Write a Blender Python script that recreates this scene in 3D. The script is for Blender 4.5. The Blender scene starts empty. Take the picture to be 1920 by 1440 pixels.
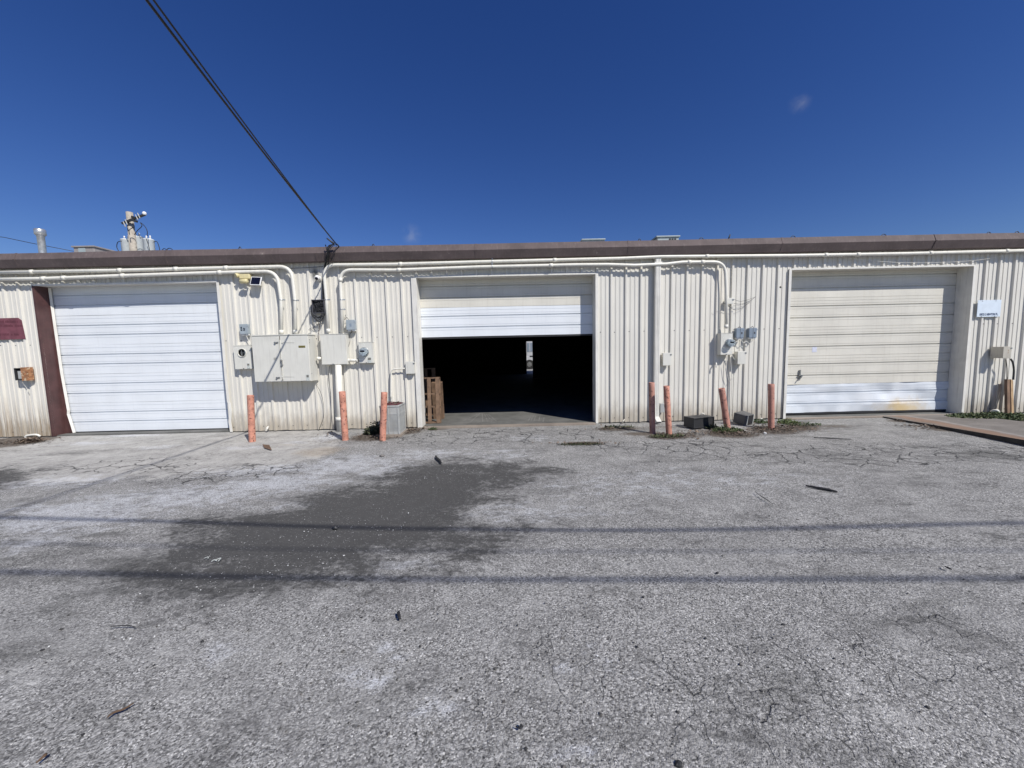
import bpy, bmesh, math, random
import numpy as np
from mathutils import Vector, Matrix, noise as mnoise
random.seed(7); rng = np.random.default_rng(7)
R = math.radians
scene = bpy.context.scene

# ---------------------------------------------------------------- camera
F_PX, YAW, PITCH, ROLL, CAM_H, WALL_Y = 714.3, .0075, -.0906, -.0225, 1.5731, 7.8422
c_, s_ = math.cos, math.sin
FW = Vector((s_(YAW)*c_(PITCH), c_(YAW)*c_(PITCH), s_(PITCH)))
R0 = Vector((c_(YAW), -s_(YAW), 0)); U0 = R0.cross(FW)
RT = R0*c_(ROLL) + U0*s_(ROLL); UP = U0*c_(ROLL) - R0*s_(ROLL)
cam_d = bpy.data.cameras.new('camera'); cam = bpy.data.objects.new('camera', cam_d)
scene.collection.objects.link(cam); scene.camera = cam
cam_d.sensor_width = 36; cam_d.lens = F_PX/1920*36; cam_d.clip_start = .05; cam_d.clip_end = 2000
M = Matrix((RT, UP, -FW)).transposed().to_4x4(); M.translation = Vector((0, 0, CAM_H)); cam.matrix_world = M
CP = Vector((0, 0, CAM_H))

# ---------------------------------------------------------------- light
SUN_AZ, SUN_EL = R(180-41), R(45)
SD = Vector((math.sin(SUN_AZ)*c_(SUN_EL), math.cos(SUN_AZ)*c_(SUN_EL), s_(SUN_EL)))
sl = bpy.data.lights.new('sun', 'SUN'); sl.energy = 4.8; sl.angle = R(.5); sl.color = (1, .965, .91)
so = bpy.data.objects.new('sun', sl); scene.collection.objects.link(so)
so.rotation_euler = SD.to_track_quat('Z', 'Y').to_euler(); so.location = (0, -5, 20)
world = bpy.data.worlds.new('World'); scene.world = world; world.use_nodes = True
wn = world.node_tree; wn.nodes.clear()
sky = wn.nodes.new('ShaderNodeTexSky'); sky.sky_type = 'NISHITA'; sky.sun_disc = False
sky.sun_elevation = SUN_EL; sky.sun_rotation = SUN_AZ; sky.altitude = 300
sky.air_density = 1.0; sky.dust_density = 0; sky.ozone_density = 4.0
bg = wn.nodes.new('ShaderNodeBackground'); wo = wn.nodes.new('ShaderNodeOutputWorld')
hs = wn.nodes.new('ShaderNodeHueSaturation'); hs.inputs['Saturation'].default_value = 1.265; hs.inputs['Value'].default_value = 1.36
hs.inputs['Hue'].default_value = .52
wn.links.new(sky.outputs[0], hs.inputs['Color'])
# two faint wisps of cloud, fixed in the sky by direction
tcw = wn.nodes.new('ShaderNodeTexCoord'); last = hs.outputs[0]
def sky_dir(u, v): return (FW*F_PX + RT*(u-960) + UP*(720-v)).normalized()
for (u, v, r, amt) in ((772, 440, .030, .12), (1500, 192, .022, .09)):
    d = sky_dir(u, v)
    sb = wn.nodes.new('ShaderNodeVectorMath'); sb.operation = 'SUBTRACT'; sb.inputs[1].default_value = d
    wn.links.new(tcw.outputs['Generated'], sb.inputs[0])
    ln = wn.nodes.new('ShaderNodeVectorMath'); ln.operation = 'LENGTH'; wn.links.new(sb.outputs[0], ln.inputs[0])
    nz = wn.nodes.new('ShaderNodeTexNoise'); nz.inputs['Scale'].default_value = 26; nz.inputs['Detail'].default_value = 5; nz.inputs['Distortion'].default_value = .8
    wn.links.new(tcw.outputs['Generated'], nz.inputs['Vector'])
    mr = wn.nodes.new('ShaderNodeMapRange'); mr.interpolation_type = 'SMOOTHSTEP'
    mr.inputs[1].default_value = r; mr.inputs[2].default_value = 0; mr.inputs[3].default_value = 0; mr.inputs[4].default_value = 1
    wn.links.new(ln.outputs['Value'], mr.inputs[0])
    m2 = wn.nodes.new('ShaderNodeMapRange'); m2.inputs[1].default_value = .38; m2.inputs[2].default_value = .7; m2.inputs[3].default_value = 0; m2.inputs[4].default_value = amt*2
    wn.links.new(nz.outputs['Fac'], m2.inputs[0])
    mu = wn.nodes.new('ShaderNodeMath'); mu.operation = 'MULTIPLY'; wn.links.new(mr.outputs[0], mu.inputs[0]); wn.links.new(m2.outputs[0], mu.inputs[1])
    mx = wn.nodes.new('ShaderNodeMix'); mx.data_type = 'RGBA'; mx.inputs[7].default_value = (9, 9.2, 9.6, 1)
    wn.links.new(mu.outputs[0], mx.inputs[0]); wn.links.new(last, mx.inputs[6]); last = mx.outputs[2]
wn.links.new(last, bg.inputs[0]); bg.inputs[1].default_value = .06
wn.links.new(bg.outputs[0], wo.inputs[0])
vs = scene.view_settings; vs.view_transform = 'Standard'; vs.look = 'None'; vs.gamma = 1; vs.exposure = .03

# ---------------------------------------------------------------- pixel <-> place (authoring aid, every point lands on a real plane)
def PY(u, v, y):
    d = FW*F_PX + RT*(u-960) + UP*(720-v); return CP + d*(y/d.y)
def W(u, v, d=0.): return PY(u, v, WALL_Y-d)
def G(u, v, z=0.):
    d = FW*F_PX + RT*(u-960) + UP*(720-v); return CP + d*((z-CAM_H)/d.z)
D = WALL_Y

# ---------------------------------------------------------------- materials
def nt(name):
    m = bpy.data.materials.new(name); m.use_nodes = True; n = m.node_tree
    return m, n, n.nodes['Principled BSDF']
class N:
    def __init__(s, n): s.n = n
    def lk(s, a, b): s.n.links.new(a, b)
    def new(s, t): return s.n.nodes.new(t)
    def math(s, op, a, b=None, c=None, clamp=False):
        x = s.new('ShaderNodeMath'); x.operation = op; x.use_clamp = clamp
        for i, v in enumerate((a, b, c)):
            if v is None: continue
            if isinstance(v, (int, float)): x.inputs[i].default_value = v
            else: s.lk(v, x.inputs[i])
        return x.outputs[0]
    def noise(s, vec, scale, det=3, rough=.55, dist=0):
        x = s.new('ShaderNodeTexNoise'); x.inputs['Scale'].default_value = scale; x.inputs['Detail'].default_value = det
        x.inputs['Roughness'].default_value = rough; x.inputs['Distortion'].default_value = dist
        if vec is not None: s.lk(vec, x.inputs['Vector'])
        return x.outputs['Fac']
    def vor(s, vec, scale, feat='F1', out='Distance'):
        x = s.new('ShaderNodeTexVoronoi'); x.feature = feat; x.inputs['Scale'].default_value = scale
        s.lk(vec, x.inputs['Vector']); return x.outputs[out]
    def ramp(s, v, a, b, lo=0., hi=1., smooth=True):
        x = s.new('ShaderNodeMapRange'); x.interpolation_type = 'SMOOTHSTEP' if smooth else 'LINEAR'
        x.inputs[1].default_value = a; x.inputs[2].default_value = b; x.inputs[3].default_value = lo; x.inputs[4].default_value = hi
        s.lk(v, x.inputs[0]); return x.outputs[0]
    def mix(s, f, a, b, mode='MIX'):
        x = s.new('ShaderNodeMix'); x.data_type = 'RGBA'; x.blend_type = mode
        if isinstance(f, (int, float)): x.inputs[0].default_value = f
        else: s.lk(f, x.inputs[0])
        for i, v in ((6, a), (7, b)):
            if isinstance(v, tuple): x.inputs[i].default_value = (*v[:3], 1)
            else: s.lk(v, x.inputs[i])
        return x.outputs[2]
    def scale(s, vec, sx, sy, sz, loc=(0, 0, 0)):
        x = s.new('ShaderNodeMapping'); x.inputs['Scale'].default_value = (sx, sy, sz); x.inputs['Location'].default_value = loc
        s.lk(vec, x.inputs[0]); return x.outputs[0]
    def attr(s, name):
        x = s.new('ShaderNodeAttribute'); x.attribute_name = name; return x.outputs['Fac']
    def bump(s, h, st, dist, bs, prev=None):
        x = s.new('ShaderNodeBump'); x.inputs['Strength'].default_value = st; x.inputs['Distance'].default_value = dist
        s.lk(h, x.inputs['Height'])
        if prev is not None: s.lk(prev, x.inputs['Normal'])
        if bs is not None: s.lk(x.outputs[0], bs.inputs['Normal'])
        return x.outputs[0]
def k(c, f): return tuple(min(1, x*f) for x in c)

def paint(name, col, rough=.5, metal=0, var=.12, sc=6, streak=0., dirt=(.16, .13, .10), chips=0., chipcol=(.09, .045, .03), chipsc=14, bump=0., grain=0.):
    m, n, b = nt(name); q = N(n)
    pos = q.new('ShaderNodeNewGeometry').outputs['Position']
    f = q.noise(pos, sc, 4)
    c = q.mix(q.ramp(f, .3, .7), k(col, 1-var), k(col, 1+var*.6))
    if grain: c = q.mix(q.ramp(q.noise(pos, 160, 2), .3, .7, 0, grain), c, k(col, .45))
    if streak:
        sv = q.noise(q.scale(pos, 16, 16, .9), 1.6, 5, .65)
        c = q.mix(q.ramp(sv, .48, .8, 0, streak), c, dirt)
        sp = q.noise(pos, 2.2, 5, .6)
        c = q.mix(q.ramp(sp, .55, .85, 0, streak*.7), c, dirt)
    if chips:
        ch = q.noise(pos, chipsc, 6, .7)
        c = q.mix(q.ramp(ch, 1-chips-.02, 1-chips+.02), c, chipcol)
    n.links.new(c, b.inputs['Base Color']); b.inputs['Roughness'].default_value = rough; b.inputs['Metallic'].default_value = metal
    if bump: q.bump(q.noise(pos, sc*3, 4), bump, .01, b)
    return m

CREAM = (.70, .672, .60)
def wall_mat(name, base, dirty=1., stain=True):
    m, n, b = nt(name); q = N(n)
    pos = q.new('ShaderNodeNewGeometry').outputs['Position']
    sep = q.new('ShaderNodeSeparateXYZ'); q.lk(pos, sep.inputs[0]); z = sep.outputs['Z']; x = sep.outputs['X']
    c = q.mix(q.ramp(q.noise(pos, .9, 4), .3, .7), k(base, .94), k(base, 1.03))
    # panel to panel tint
    pn = q.math('FLOOR', q.math('DIVIDE', x, .914)); wnz = q.new('ShaderNodeTexWhiteNoise'); wnz.noise_dimensions = '1D'; q.lk(pn, wnz.inputs['W'])
    c = q.mix(q.math('MULTIPLY', wnz.outputs['Value'], .28), c, (.60, .60, .57))
    st = q.noise(q.scale(pos, 20, 20, .7), 1.4, 6, .7)
    c = q.mix(q.ramp(st, .55, .85, 0, .30*dirty), c, (.36, .33, .27))
    sp = q.noise(pos, 34, 3, .6)
    c = q.mix(q.ramp(sp, .66, .74, 0, .25*dirty), c, (.30, .26, .20))
    # splash dirt near the ground
    zz = q.math('ADD', z, q.math('MULTIPLY', q.noise(q.scale(pos, 5, 5, 1.5), 1.5, 5, .7), -.75))
    c = q.mix(q.ramp(zz, .12, -.32, 0, .62*dirty), c, (.27, .22, .155))
    # left end is dirtier, with brown streaks low down
    lf = q.math('MULTIPLY', q.ramp(x, -8.6, -9.4), q.ramp(z, 1.0, .1))
    c = q.mix(q.math('MULTIPLY', lf, q.ramp(st, .38, .62, 0, .8)), c, (.24, .17, .10))
    rs = q.noise(q.scale(pos, 9, 9, 3), 2.1, 5, .75)
    c = q.mix(q.math('MULTIPLY', q.ramp(rs, .68, .76, 0, .65), q.ramp(z, .55, .0)), c, (.22, .10, .045))
    if stain:
        p = W(591, 514)
        vd = q.new('ShaderNodeVectorMath'); vd.operation = 'SUBTRACT'; q.lk(pos, vd.inputs[0]); vd.inputs[1].default_value = p
        vs2 = q.scale(vd.outputs[0], 9, 1, 6)
        ln = q.new('ShaderNodeVectorMath'); ln.operation = 'LENGTH'; q.lk(vs2, ln.inputs[0])
        c = q.mix(q.ramp(ln.outputs['Value'], 1.1, .2, 0, .85), c, (.06, .065, .06))
    q.lk(c, b.inputs['Base Color']); b.inputs['Roughness'].default_value = .46
    q.bump(q.noise(q.scale(pos, 1, 1, .5), 2.2, 3), .25, .02, b)
    return m
m_wall = wall_mat('cream_siding_paint', CREAM)
m_trim = paint('cream_trim_paint', (.73, .71, .65), .45, var=.06, streak=.3)
m_pipe = paint('cream_conduit_paint', (.76, .74, .66), .42, var=.06, streak=.22, chips=.27, chipcol=(.42, .36, .26))
m_box = paint('cream_enclosure_paint', (.66, .65, .59), .42, var=.05, sc=3, streak=.22, chips=.26, chipcol=(.40, .36, .28))
m_box2 = paint('weathered_beige_enclosure', (.50, .47, .40), .5, var=.1, streak=.35, chips=.36, chipcol=(.30, .17, .09))
m_brown = paint('brown_gutter_paint', (.115, .088, .085), .8, var=.18, sc=2.5, streak=.35, dirt=(.27, .22, .2), chips=.29, chipcol=(.36, .31, .28), chipsc=5)
m_brownj = paint('brown_jamb_paint', (.085, .038, .036), .5, var=.25, sc=5, streak=.2, dirt=(.16, .11, .1))
m_white_door = paint('white_door_paint', (.745, .775, .80), .38, var=.04, sc=2, streak=.12, dirt=(.45, .44, .42))
m_cream_door = paint('cream_door_paint', (.66, .635, .56), .42, var=.06, sc=2, streak=.25, dirt=(.40, .36, .29))
m_pinkred = paint('faded_salmon_bollard_paint', (.55, .245, .17), .7, var=.28, sc=9, streak=.4, dirt=(.48, .36, .32), chips=.41, chipcol=(.10, .035, .025), chipsc=24)
m_pink2 = paint('faded_pink_bollard_paint', (.46, .225, .17), .7, var=.18, sc=9, streak=.4, dirt=(.45, .34, .31), chips=.40, chipcol=(.12, .05, .04), chipsc=20)
m_gray = paint('grey_plastic', (.34, .39, .42), .5, var=.08, streak=.2)
m_blueg = paint('blue_grey_plastic', (.22, .27, .33), .5, var=.08, streak=.15)
m_black = paint('black_cable_sheath', (.015, .015, .017), .55, var=.2)
m_darkbox = paint('dark_grey_plastic', (.035, .036, .04), .5, var=.2, streak=.2)
m_darkmetal = paint('dark_metal', (.05, .05, .05), .5, .3, var=.3)
m_galv = paint('galvanised_steel', (.52, .53, .53), .38, .65, var=.2, sc=12, streak=.2)
m_steel = paint('steel', (.38, .38, .37), .35, .8, var=.2)
m_rust = paint('rusty_steel', (.36, .17, .08), .8, 0, var=.4, sc=22, chips=.42, chipcol=(.55, .42, .28))
m_acgrey = paint('condenser_grey_paint', (.40, .41, .40), .5, var=.1, streak=.35)
m_acred = paint('maroon_grille', (.13, .04, .045), .6, var=.3)
m_wood = paint('raw_pallet_wood', (.20, .125, .078), .8, var=.35, sc=7, streak=.45, dirt=(.14, .09, .06), bump=.3, grain=.25)
m_wood2 = paint('fresh_plank_wood', (.52, .36, .20), .75, var=.25, sc=6, streak=.4, dirt=(.28, .17, .09), bump=.3)
m_pole = paint('weathered_pole_wood', (.40, .36, .30), .85, var=.2, sc=8, streak=.6, dirt=(.18, .15, .12), bump=.4)
m_transf = paint('pale_transformer_paint', (.62, .66, .66), .4, var=.06, streak=.1)
m_maroon = paint('maroon_painted_sign', (.17, .055, .072), .65, var=.22, sc=8, streak=.25, dirt=(.24, .12, .13), chips=.0)
m_maroon2 = paint('darker_maroon_lettering', (.11, .03, .042), .7, var=.2)
m_white = paint('white_plastic', (.80, .80, .78), .4, var=.04)
m_whitepaint = paint('white_board_paint', (.66, .74, .82), .45, var=.05, sc=9)
m_text = paint('faded_blue_lettering', (.06, .09, .17), .6, var=.2, sc=60)
m_yellow = paint('yellowed_plastic', (.68, .60, .34), .45, var=.12, streak=.2)
m_navy = paint('dark_solar_cells', (.008, .009, .02), .18, var=.2)
m_brass = paint('brass_plate', (.20, .17, .05), .4, .3, var=.2)
m_label = paint('pale_label', (.52, .55, .52), .6, var=.3, sc=60)
m_darkline = paint('dark_seam', (.16, .15, .13), .7, var=.1)
m_gasket = paint('door_bottom_seal', (.02, .02, .022), .7, var=.2)
m_int = paint('near_black_interior_shade', (.012, .012, .013), .9, var=.3)  # near-black colour puts the shade of the interior into its surfaces
m_tyre = paint('tyre_rubber', (.02, .02, .02), .8, var=.2)
m_whitecar = paint('dimmed_vehicle_paint', (.50, .51, .53), .25, var=.02)  # white van paint greyed to dim what shows through the rear door
m_roof = paint('pale_metal_roof', (.38, .38, .37), .45, .3, var=.15, streak=.3)
m_rtu = paint('rooftop_unit_paint', (.30, .275, .26), .5, var=.08, streak=.25)
m_rtu2 = paint('pale_blue_grey_unit_paint', (.33, .39, .40), .6, var=.08, streak=.15)
m_rock = paint('grey_stone', (.16, .15, .14), .9, var=.4, sc=30, bump=.6)
m_chalk = paint('chalky_tyre_marks', (.20, .195, .185), .95, var=.3)
m_leafbrown = paint('dead_leaf', (.15, .09, .055), .85, var=.4, sc=40)
m_orangewood = paint('bark_brown', (.10, .06, .035), .85, var=.3, sc=30)
def glass_mat():
    m, n, b = nt('meter_glass'); b.inputs['Base Color'].default_value = (.85, .9, .92, 1); b.inputs['Roughness'].default_value = .05
    b.inputs['Transmission Weight'].default_value = .85; b.inputs['IOR'].default_value = 1.08; return m
m_glass = glass_mat()
m_face = paint('meter_face', (.55, .62, .62), .4, var=.1)
m_win = paint('dark_window_glass', (.02, .025, .03), .08, var=.1)

def leaf_mat(name, a, b_, c):
    m, n, b = nt(name); q = N(n); g = q.new('ShaderNodeNewGeometry')
    f = g.outputs['Random Per Island']
    x = q.new('ShaderNodeValToRGB'); q.lk(f, x.inputs[0]); e = x.color_ramp.elements
    e[0].position = 0; e[0].color = (*a, 1); e[1].position = .55; e[1].color = (*b_, 1)
    n3 = x.color_ramp.elements.new(1.); n3.color = (*c, 1)
    q.lk(x.outputs[0], b.inputs['Base Color']); b.inputs['Roughness'].default_value = .7
    return m
m_weed = leaf_mat('weed_leaves', (.03, .05, .018), (.055, .085, .028), (.12, .13, .05))
m_weedd = leaf_mat('dark_weed_leaves', (.018, .025, .014), (.03, .045, .02), (.08, .075, .04))
m_grass = leaf_mat('grass_blades', (.06, .10, .025), (.10, .15, .04), (.20, .18, .09))
m_litter = leaf_mat('dead_leaf_litter', (.05, .035, .025), (.10, .07, .05), (.20, .15, .11))
m_gravel = leaf_mat('limestone_chips', (.22, .215, .21), (.42, .42, .41), (.66, .66, .65))
m_dgravel = leaf_mat('dark_chips', (.03, .03, .03), (.06, .058, .055), (.12, .11, .1))

def concrete_mat(name, a, b_, rust=0.):
    m, n, b = nt(name); q = N(n); pos = q.new('ShaderNodeNewGeometry').outputs['Position']
    c = q.mix(q.ramp(q.noise(pos, 1.6, 6, .65), .3, .7), a, b_)
    c = q.mix(q.ramp(q.noise(pos, 90, 3), .35, .75, 0, .45), c, k(a, .5))
    c = q.mix(q.ramp(q.noise(q.scale(pos, 1, 3, 1), 3, 6, .7), .52, .75, 0, .5), c, k(a, .55))
    if rust:
        p0 = G(1704, 783, .03); p1 = G(1848, 810, .06); dx, dy = (p1.x-p0.x), (p1.y-p0.y); L = math.hypot(dx, dy)
        sep = q.new('ShaderNodeSeparateXYZ'); q.lk(pos, sep.inputs[0])
        dd = q.math('ADD', q.math('MULTIPLY', q.math('SUBTRACT', sep.outputs['X'], p0.x), -dy/L), q.math('MULTIPLY', q.math('SUBTRACT', sep.outputs['Y'], p0.y), dx/L))
        dd = q.math('ADD', dd, q.math('MULTIPLY', q.math('SUBTRACT', q.noise(pos, 2.5, 4), .5), .35))
        c = q.mix(q.ramp(q.math('ABSOLUTE', dd), .30, .0, 0, rust), c, (.27, .145, .08))
        c = q.mix(q.ramp(q.math('ABSOLUTE', q.math('SUBTRACT', dd, .22)), .10, .0, 0, .35), c, (.42, .40, .38))
    q.lk(c, b.inputs['Base Color']); b.inputs['Roughness'].default_value = .85
    q.bump(q.noise(pos, 60, 4), .3, .01, b); return m
m_conc = concrete_mat('beige_threshold_concrete', (.24, .20, .165), (.34, .29, .24))
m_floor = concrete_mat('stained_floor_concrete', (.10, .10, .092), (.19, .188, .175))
m_ramp = concrete_mat('ramp_concrete', (.14, .125, .11), (.23, .21, .19), .6)
m_edge = paint('dark_ramp_edge', (.05, .045, .04), .9, var=.4)

# ---------------------------------------------------------------- mesh helpers
class MB:
    def __init__(s): s.v = []; s.f = []; s.m = []; s.sm = []
    def face(s, ids, mi=0, sm=False): s.f.append(tuple(ids)); s.m.append(mi); s.sm.append(sm)
    def add(s, vs, fs, mi=0, sm=False):
        o = len(s.v); s.v += [Vector(p) for p in vs]
        for f in fs: s.face([o+i for i in f], mi, sm)
    def box(s, x0, x1, y0, y1, z0, z1, mi=0):
        s.add([(x0, y0, z0), (x1, y0, z0), (x1, y1, z0), (x0, y1, z0), (x0, y0, z1), (x1, y0, z1), (x1, y1, z1), (x0, y1, z1)],
              [(0, 3, 2, 1), (4, 5, 6, 7), (0, 1, 5, 4), (1, 2, 6, 5), (2, 3, 7, 6), (3, 0, 4, 7)], mi)
        return s
    def obox(s, c, size, rot, mi=0):
        hx, hy, hz = [a/2 for a in size]; c = Vector(c)
        P = [c + rot @ Vector((a*hx, b*hy, d*hz)) for d in (-1, 1) for a, b in ((-1, -1), (1, -1), (1, 1), (-1, 1))]
        s.add(P, [(0, 3, 2, 1), (4, 5, 6, 7), (0, 1, 5, 4), (1, 2, 6, 5), (2, 3, 7, 6), (3, 0, 4, 7)], mi); return s
    def beam(s, p0, p1, w, h, up=(0, 0, 1), mi=0):
        p0 = Vector(p0); p1 = Vector(p1); d = (p1-p0); L = d.length; d.normalize(); u = Vector(up)
        sd = d.cross(u).normalized(); u = sd.cross(d)
        s.obox((p0+p1)/2, (L, w, h), Matrix((d, sd, u)).transposed(), mi); return s
    def tube(s, pts, r, seg=8, mi=0, cap=True):
        pts = [Vector(p) for p in pts]; rs = r if isinstance(r, (list, tuple)) else [r]*len(pts)
        o = len(s.v); n = len(pts); u = None
        for i, p in enumerate(pts):
            d = (pts[min(i+1, n-1)]-pts[max(i-1, 0)]).normalized()
            if u is None:
                u = d.orthogonal().normalized()
            else:
                u = (u - d*u.dot(d)); u = u.normalized() if u.length > 1e-6 else d.orthogonal().normalized()
            w = d.cross(u)
            for j in range(seg):
                a = 2*math.pi*j/seg; s.v.append(p+(u*math.cos(a)+w*math.sin(a))*rs[i])
        for i in range(n-1):
            for j in range(seg):
                a = o+i*seg+j; b = o+i*seg+(j+1) % seg; s.face((a, b, b+seg, a+seg), mi, True)
        if cap: s.face([o+j for j in range(seg)][::-1], mi); s.face([o+(n-1)*seg+j for j in range(seg)], mi)
        return s
    def lathe(s, c, axis, prof, seg=20, mi=0, cap=True):
        """prof: list of (distance along axis, radius)"""
        ax = Vector(axis).normalized(); c = Vector(c); u = ax.orthogonal().normalized(); w = ax.cross(u); o = len(s.v)
        for t, r in prof:
            for j in range(seg):
                a = 2*math.pi*j/seg; s.v.append(c+ax*t+(u*math.cos(a)+w*math.sin(a))*r)
        n = len(prof)
        for i in range(n-1):
            for j in range(seg):
                a = o+i*seg+j; b = o+i*seg+(j+1) % seg; s.face((a, b, b+seg, a+seg), mi, abs(prof[i+1][0]-prof[i][0]) > 1e-5 and prof[i][1] > 0)
        if cap: s.face([o+j for j in range(seg)][::-1], mi); s.face([o+(n-1)*seg+j for j in range(seg)], mi)
        return s
    def build(s, name, mats, parent=None, bevel=0, loc=None):
        if not isinstance(mats, (list, tuple)): mats = [mats]
        V = s.v
        if parent is not None:
            off = Vector((0, 0, 0)); p = parent
            while p is not None: off += p.location; p = p.parent
            if loc is None:
                loc = Vector((0, 0, 0)) if parent is None else Vector((0, 0, 0))
            base = off+loc
        else:
            if loc is None:
                xs = [p.x for p in V]; ys = [p.y for p in V]; zs = [p.z for p in V]
                loc = Vector(((min(xs)+max(xs))/2, (min(ys)+max(ys))/2, min(zs)))
            base = Vector(loc)
        me = bpy.data.meshes.new(name); me.from_pydata([tuple(p-base) for p in V], [], s.f)
        for m in mats: me.materials.append(m)
        me.polygons.foreach_set('material_index', s.m); me.polygons.foreach_set('use_smooth', s.sm); me.update()
        bm = bmesh.new(); bm.from_mesh(me); bmesh.ops.recalc_face_normals(bm, faces=bm.faces); bm.to_mesh(me); bm.free()
        o = bpy.data.objects.new(name, me); scene.collection.objects.link(o); o.location = loc; o.parent = parent
        if bevel:
            b = o.modifiers.new('bevel', 'BEVEL'); b.width = bevel; b.segments = 2; b.limit_method = 'ANGLE'
        return o
def tag(o, label=None, cat=None, group=None, kind=None):
    if label: o['label'] = label
    if cat: o['category'] = cat
    if group: o['group'] = group
    if kind: o['kind'] = kind
    return o
def empty(name, loc, label, cat, group=None):
    o = bpy.data.objects.new(name, None); scene.collection.objects.link(o); o.location = Vector(loc); o.empty_display_size = .2
    bpy.context.view_layer.update() if False else None
    return tag(o, label, cat, group)
def text_mesh(txt, size, loc, rot, mat, parent, name='lettering', xs=1., bold=.0, align='LEFT'):
    cu = bpy.data.curves.new('t', 'FONT'); cu.body = txt; cu.size = size; cu.offset = bold; cu.extrude = .0006; cu.align_x = align
    ob = bpy.data.objects.new('t', cu); scene.collection.objects.link(ob)
    bpy.context.view_layer.update()
    me = bpy.data.meshes.new_from_object(ob.evaluated_get(bpy.context.evaluated_depsgraph_get()))
    bpy.data.objects.remove(ob)
    me.name = name; me.materials.clear(); me.materials.append(mat)
    M_ = Matrix.Translation(Vector(loc)) @ rot.to_4x4() @ Matrix.Diagonal((xs, 1, 1, 1))
    off = Vector((0, 0, 0)); p = parent
    while p is not None: off += p.location; p = p.parent
    me.transform(Matrix.Translation(-off) @ M_)
    o = bpy.data.objects.new(name, me); scene.collection.objects.link(o); o.parent = parent
    return o
WALLROT = Matrix(((1, 0, 0), (0, 0, -1), (0, 1, 0)))   # text plane facing the camera side of the wall
def smooth(pts, n=8):
    P = [Vector(p) for p in pts]; P = [P[0]*2-P[1]]+P+[P[-1]*2-P[-2]]; out = []
    for i in range(1, len(P)-2):
        for t in range(n):
            t /= n; a, b, c, d = P[i-1:i+3]
            out.append(.5*((2*b)+(c-a)*t+(2*a-5*b+4*c-d)*t*t+(3*b-a-3*c+d)*t**3))
    out.append(P[-2]); return out
def bend(pts, r, n=7):
    """polyline with rounded corners of radius r"""
    P = [Vector(p) for p in pts]; out = [P[0]]
    for i in range(1, len(P)-1):
        a = (P[i-1]-P[i]); b = (P[i+1]-P[i]); rr = min(r, a.length*.49, b.length*.49); a.normalize(); b.normalize()
        if a.angle(b) > 2.9: out.append(P[i]); continue
        p0 = P[i]+a*rr; p1 = P[i]+b*rr
        for j in range(n+1):
            t = j/n; out.append(p0*(1-t)**2+P[i]*2*t*(1-t)+p1*t*t)
    out.append(P[-1]); return out

# ================================================================ THE GROUND
def axis(dense0, dense1, step, far, grow=1.25):
    a = list(np.arange(dense0, dense1+1e-6, step)); s = step
    while a[-1] < far: s *= grow; a.append(a[-1]+s)
    s = step
    while a[0] > -far: s *= grow; a.insert(0, a[0]-s)
    return np.array(a)
gx = axis(-8.5, 8.5, .055, 400); gy = axis(1.0, 8.3, .05, 400)
XX, YY = np.meshgrid(gx, gy); nx, ny = len(gx), len(gy)
P2 = np.stack([XX.ravel(), YY.ravel()], 1)
def poly_sd(poly):
    """signed distance, positive inside"""
    pts = np.array([(G(u, v).x, G(u, v).y) for u, v in poly]); n = len(pts)
    dmin = np.full(len(P2), 1e9); inside = np.zeros(len(P2), bool)
    for i in range(n):
        a = pts[i]; b = pts[(i+1) % n]; e = b-a; w = P2-a
        t = np.clip((w@e)/(e@e), 0, 1); dmin = np.minimum(dmin, np.hypot(*(w-t[:, None]*e).T))
        c1 = (a[1] > P2[:, 1]) != (b[1] > P2[:, 1])
        with np.errstate(divide='ignore', invalid='ignore'):
            xi = (b[0]-a[0])*(P2[:, 1]-a[1])/(b[1]-a[1]+1e-12)+a[0]
        inside ^= c1 & (P2[:, 0] < xi)
    return np.where(inside, dmin, -dmin)
def blobs(lst):
    out = np.zeros(len(P2))
    for u, v, ru, rv, amp in lst:
        c = G(u, v); rx = abs(G(u+ru, v).x-c.x); ry = max(.05, abs(G(u, v-rv).y-G(u, v+rv).y)/2)
        d = ((P2[:, 0]-c.x)/rx)**2+((P2[:, 1]-c.y)/ry)**2
        out = np.maximum(out, amp*np.exp(-d*1.1))
    return out
def sstep(a, b, x): t = np.clip((x-a)/(b-a), 0, 1); return t*t*(3-2*t)
mud_shadow_sd = np.maximum(poly_sd([(285, 1090), (310, 1040), (400, 985), (520, 955), (620, 925), (700, 915), (745, 893), (770, 880), (850, 872), (930, 874), (1008, 878), (985, 893), (930, 903), (905, 925), (865, 940), (845, 955), (875, 962), (860, 975), (905, 990), (900, 1002), (840, 1022), (740, 1040), (640, 1052), (520, 1072), (410, 1088)]),
                    poly_sd([(0, 880), (40, 880), (60, 885), (30, 897), (0, 908), (-60, 915), (-60, 880)])-.04)  # left-edge patch is a shadow painted in along with the mud
mud = np.clip(.5+mud_shadow_sd/1.1, 0, 1)
conc_sd = poly_sd([(-40, 822), (105, 800), (432, 795), (620, 800), (648, 828), (610, 850), (575, 868), (480, 882), (400, 890), (250, 900), (60, 905), (-40, 910)])
conc = np.clip(.5+conc_sd/.9, 0, 1)
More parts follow.
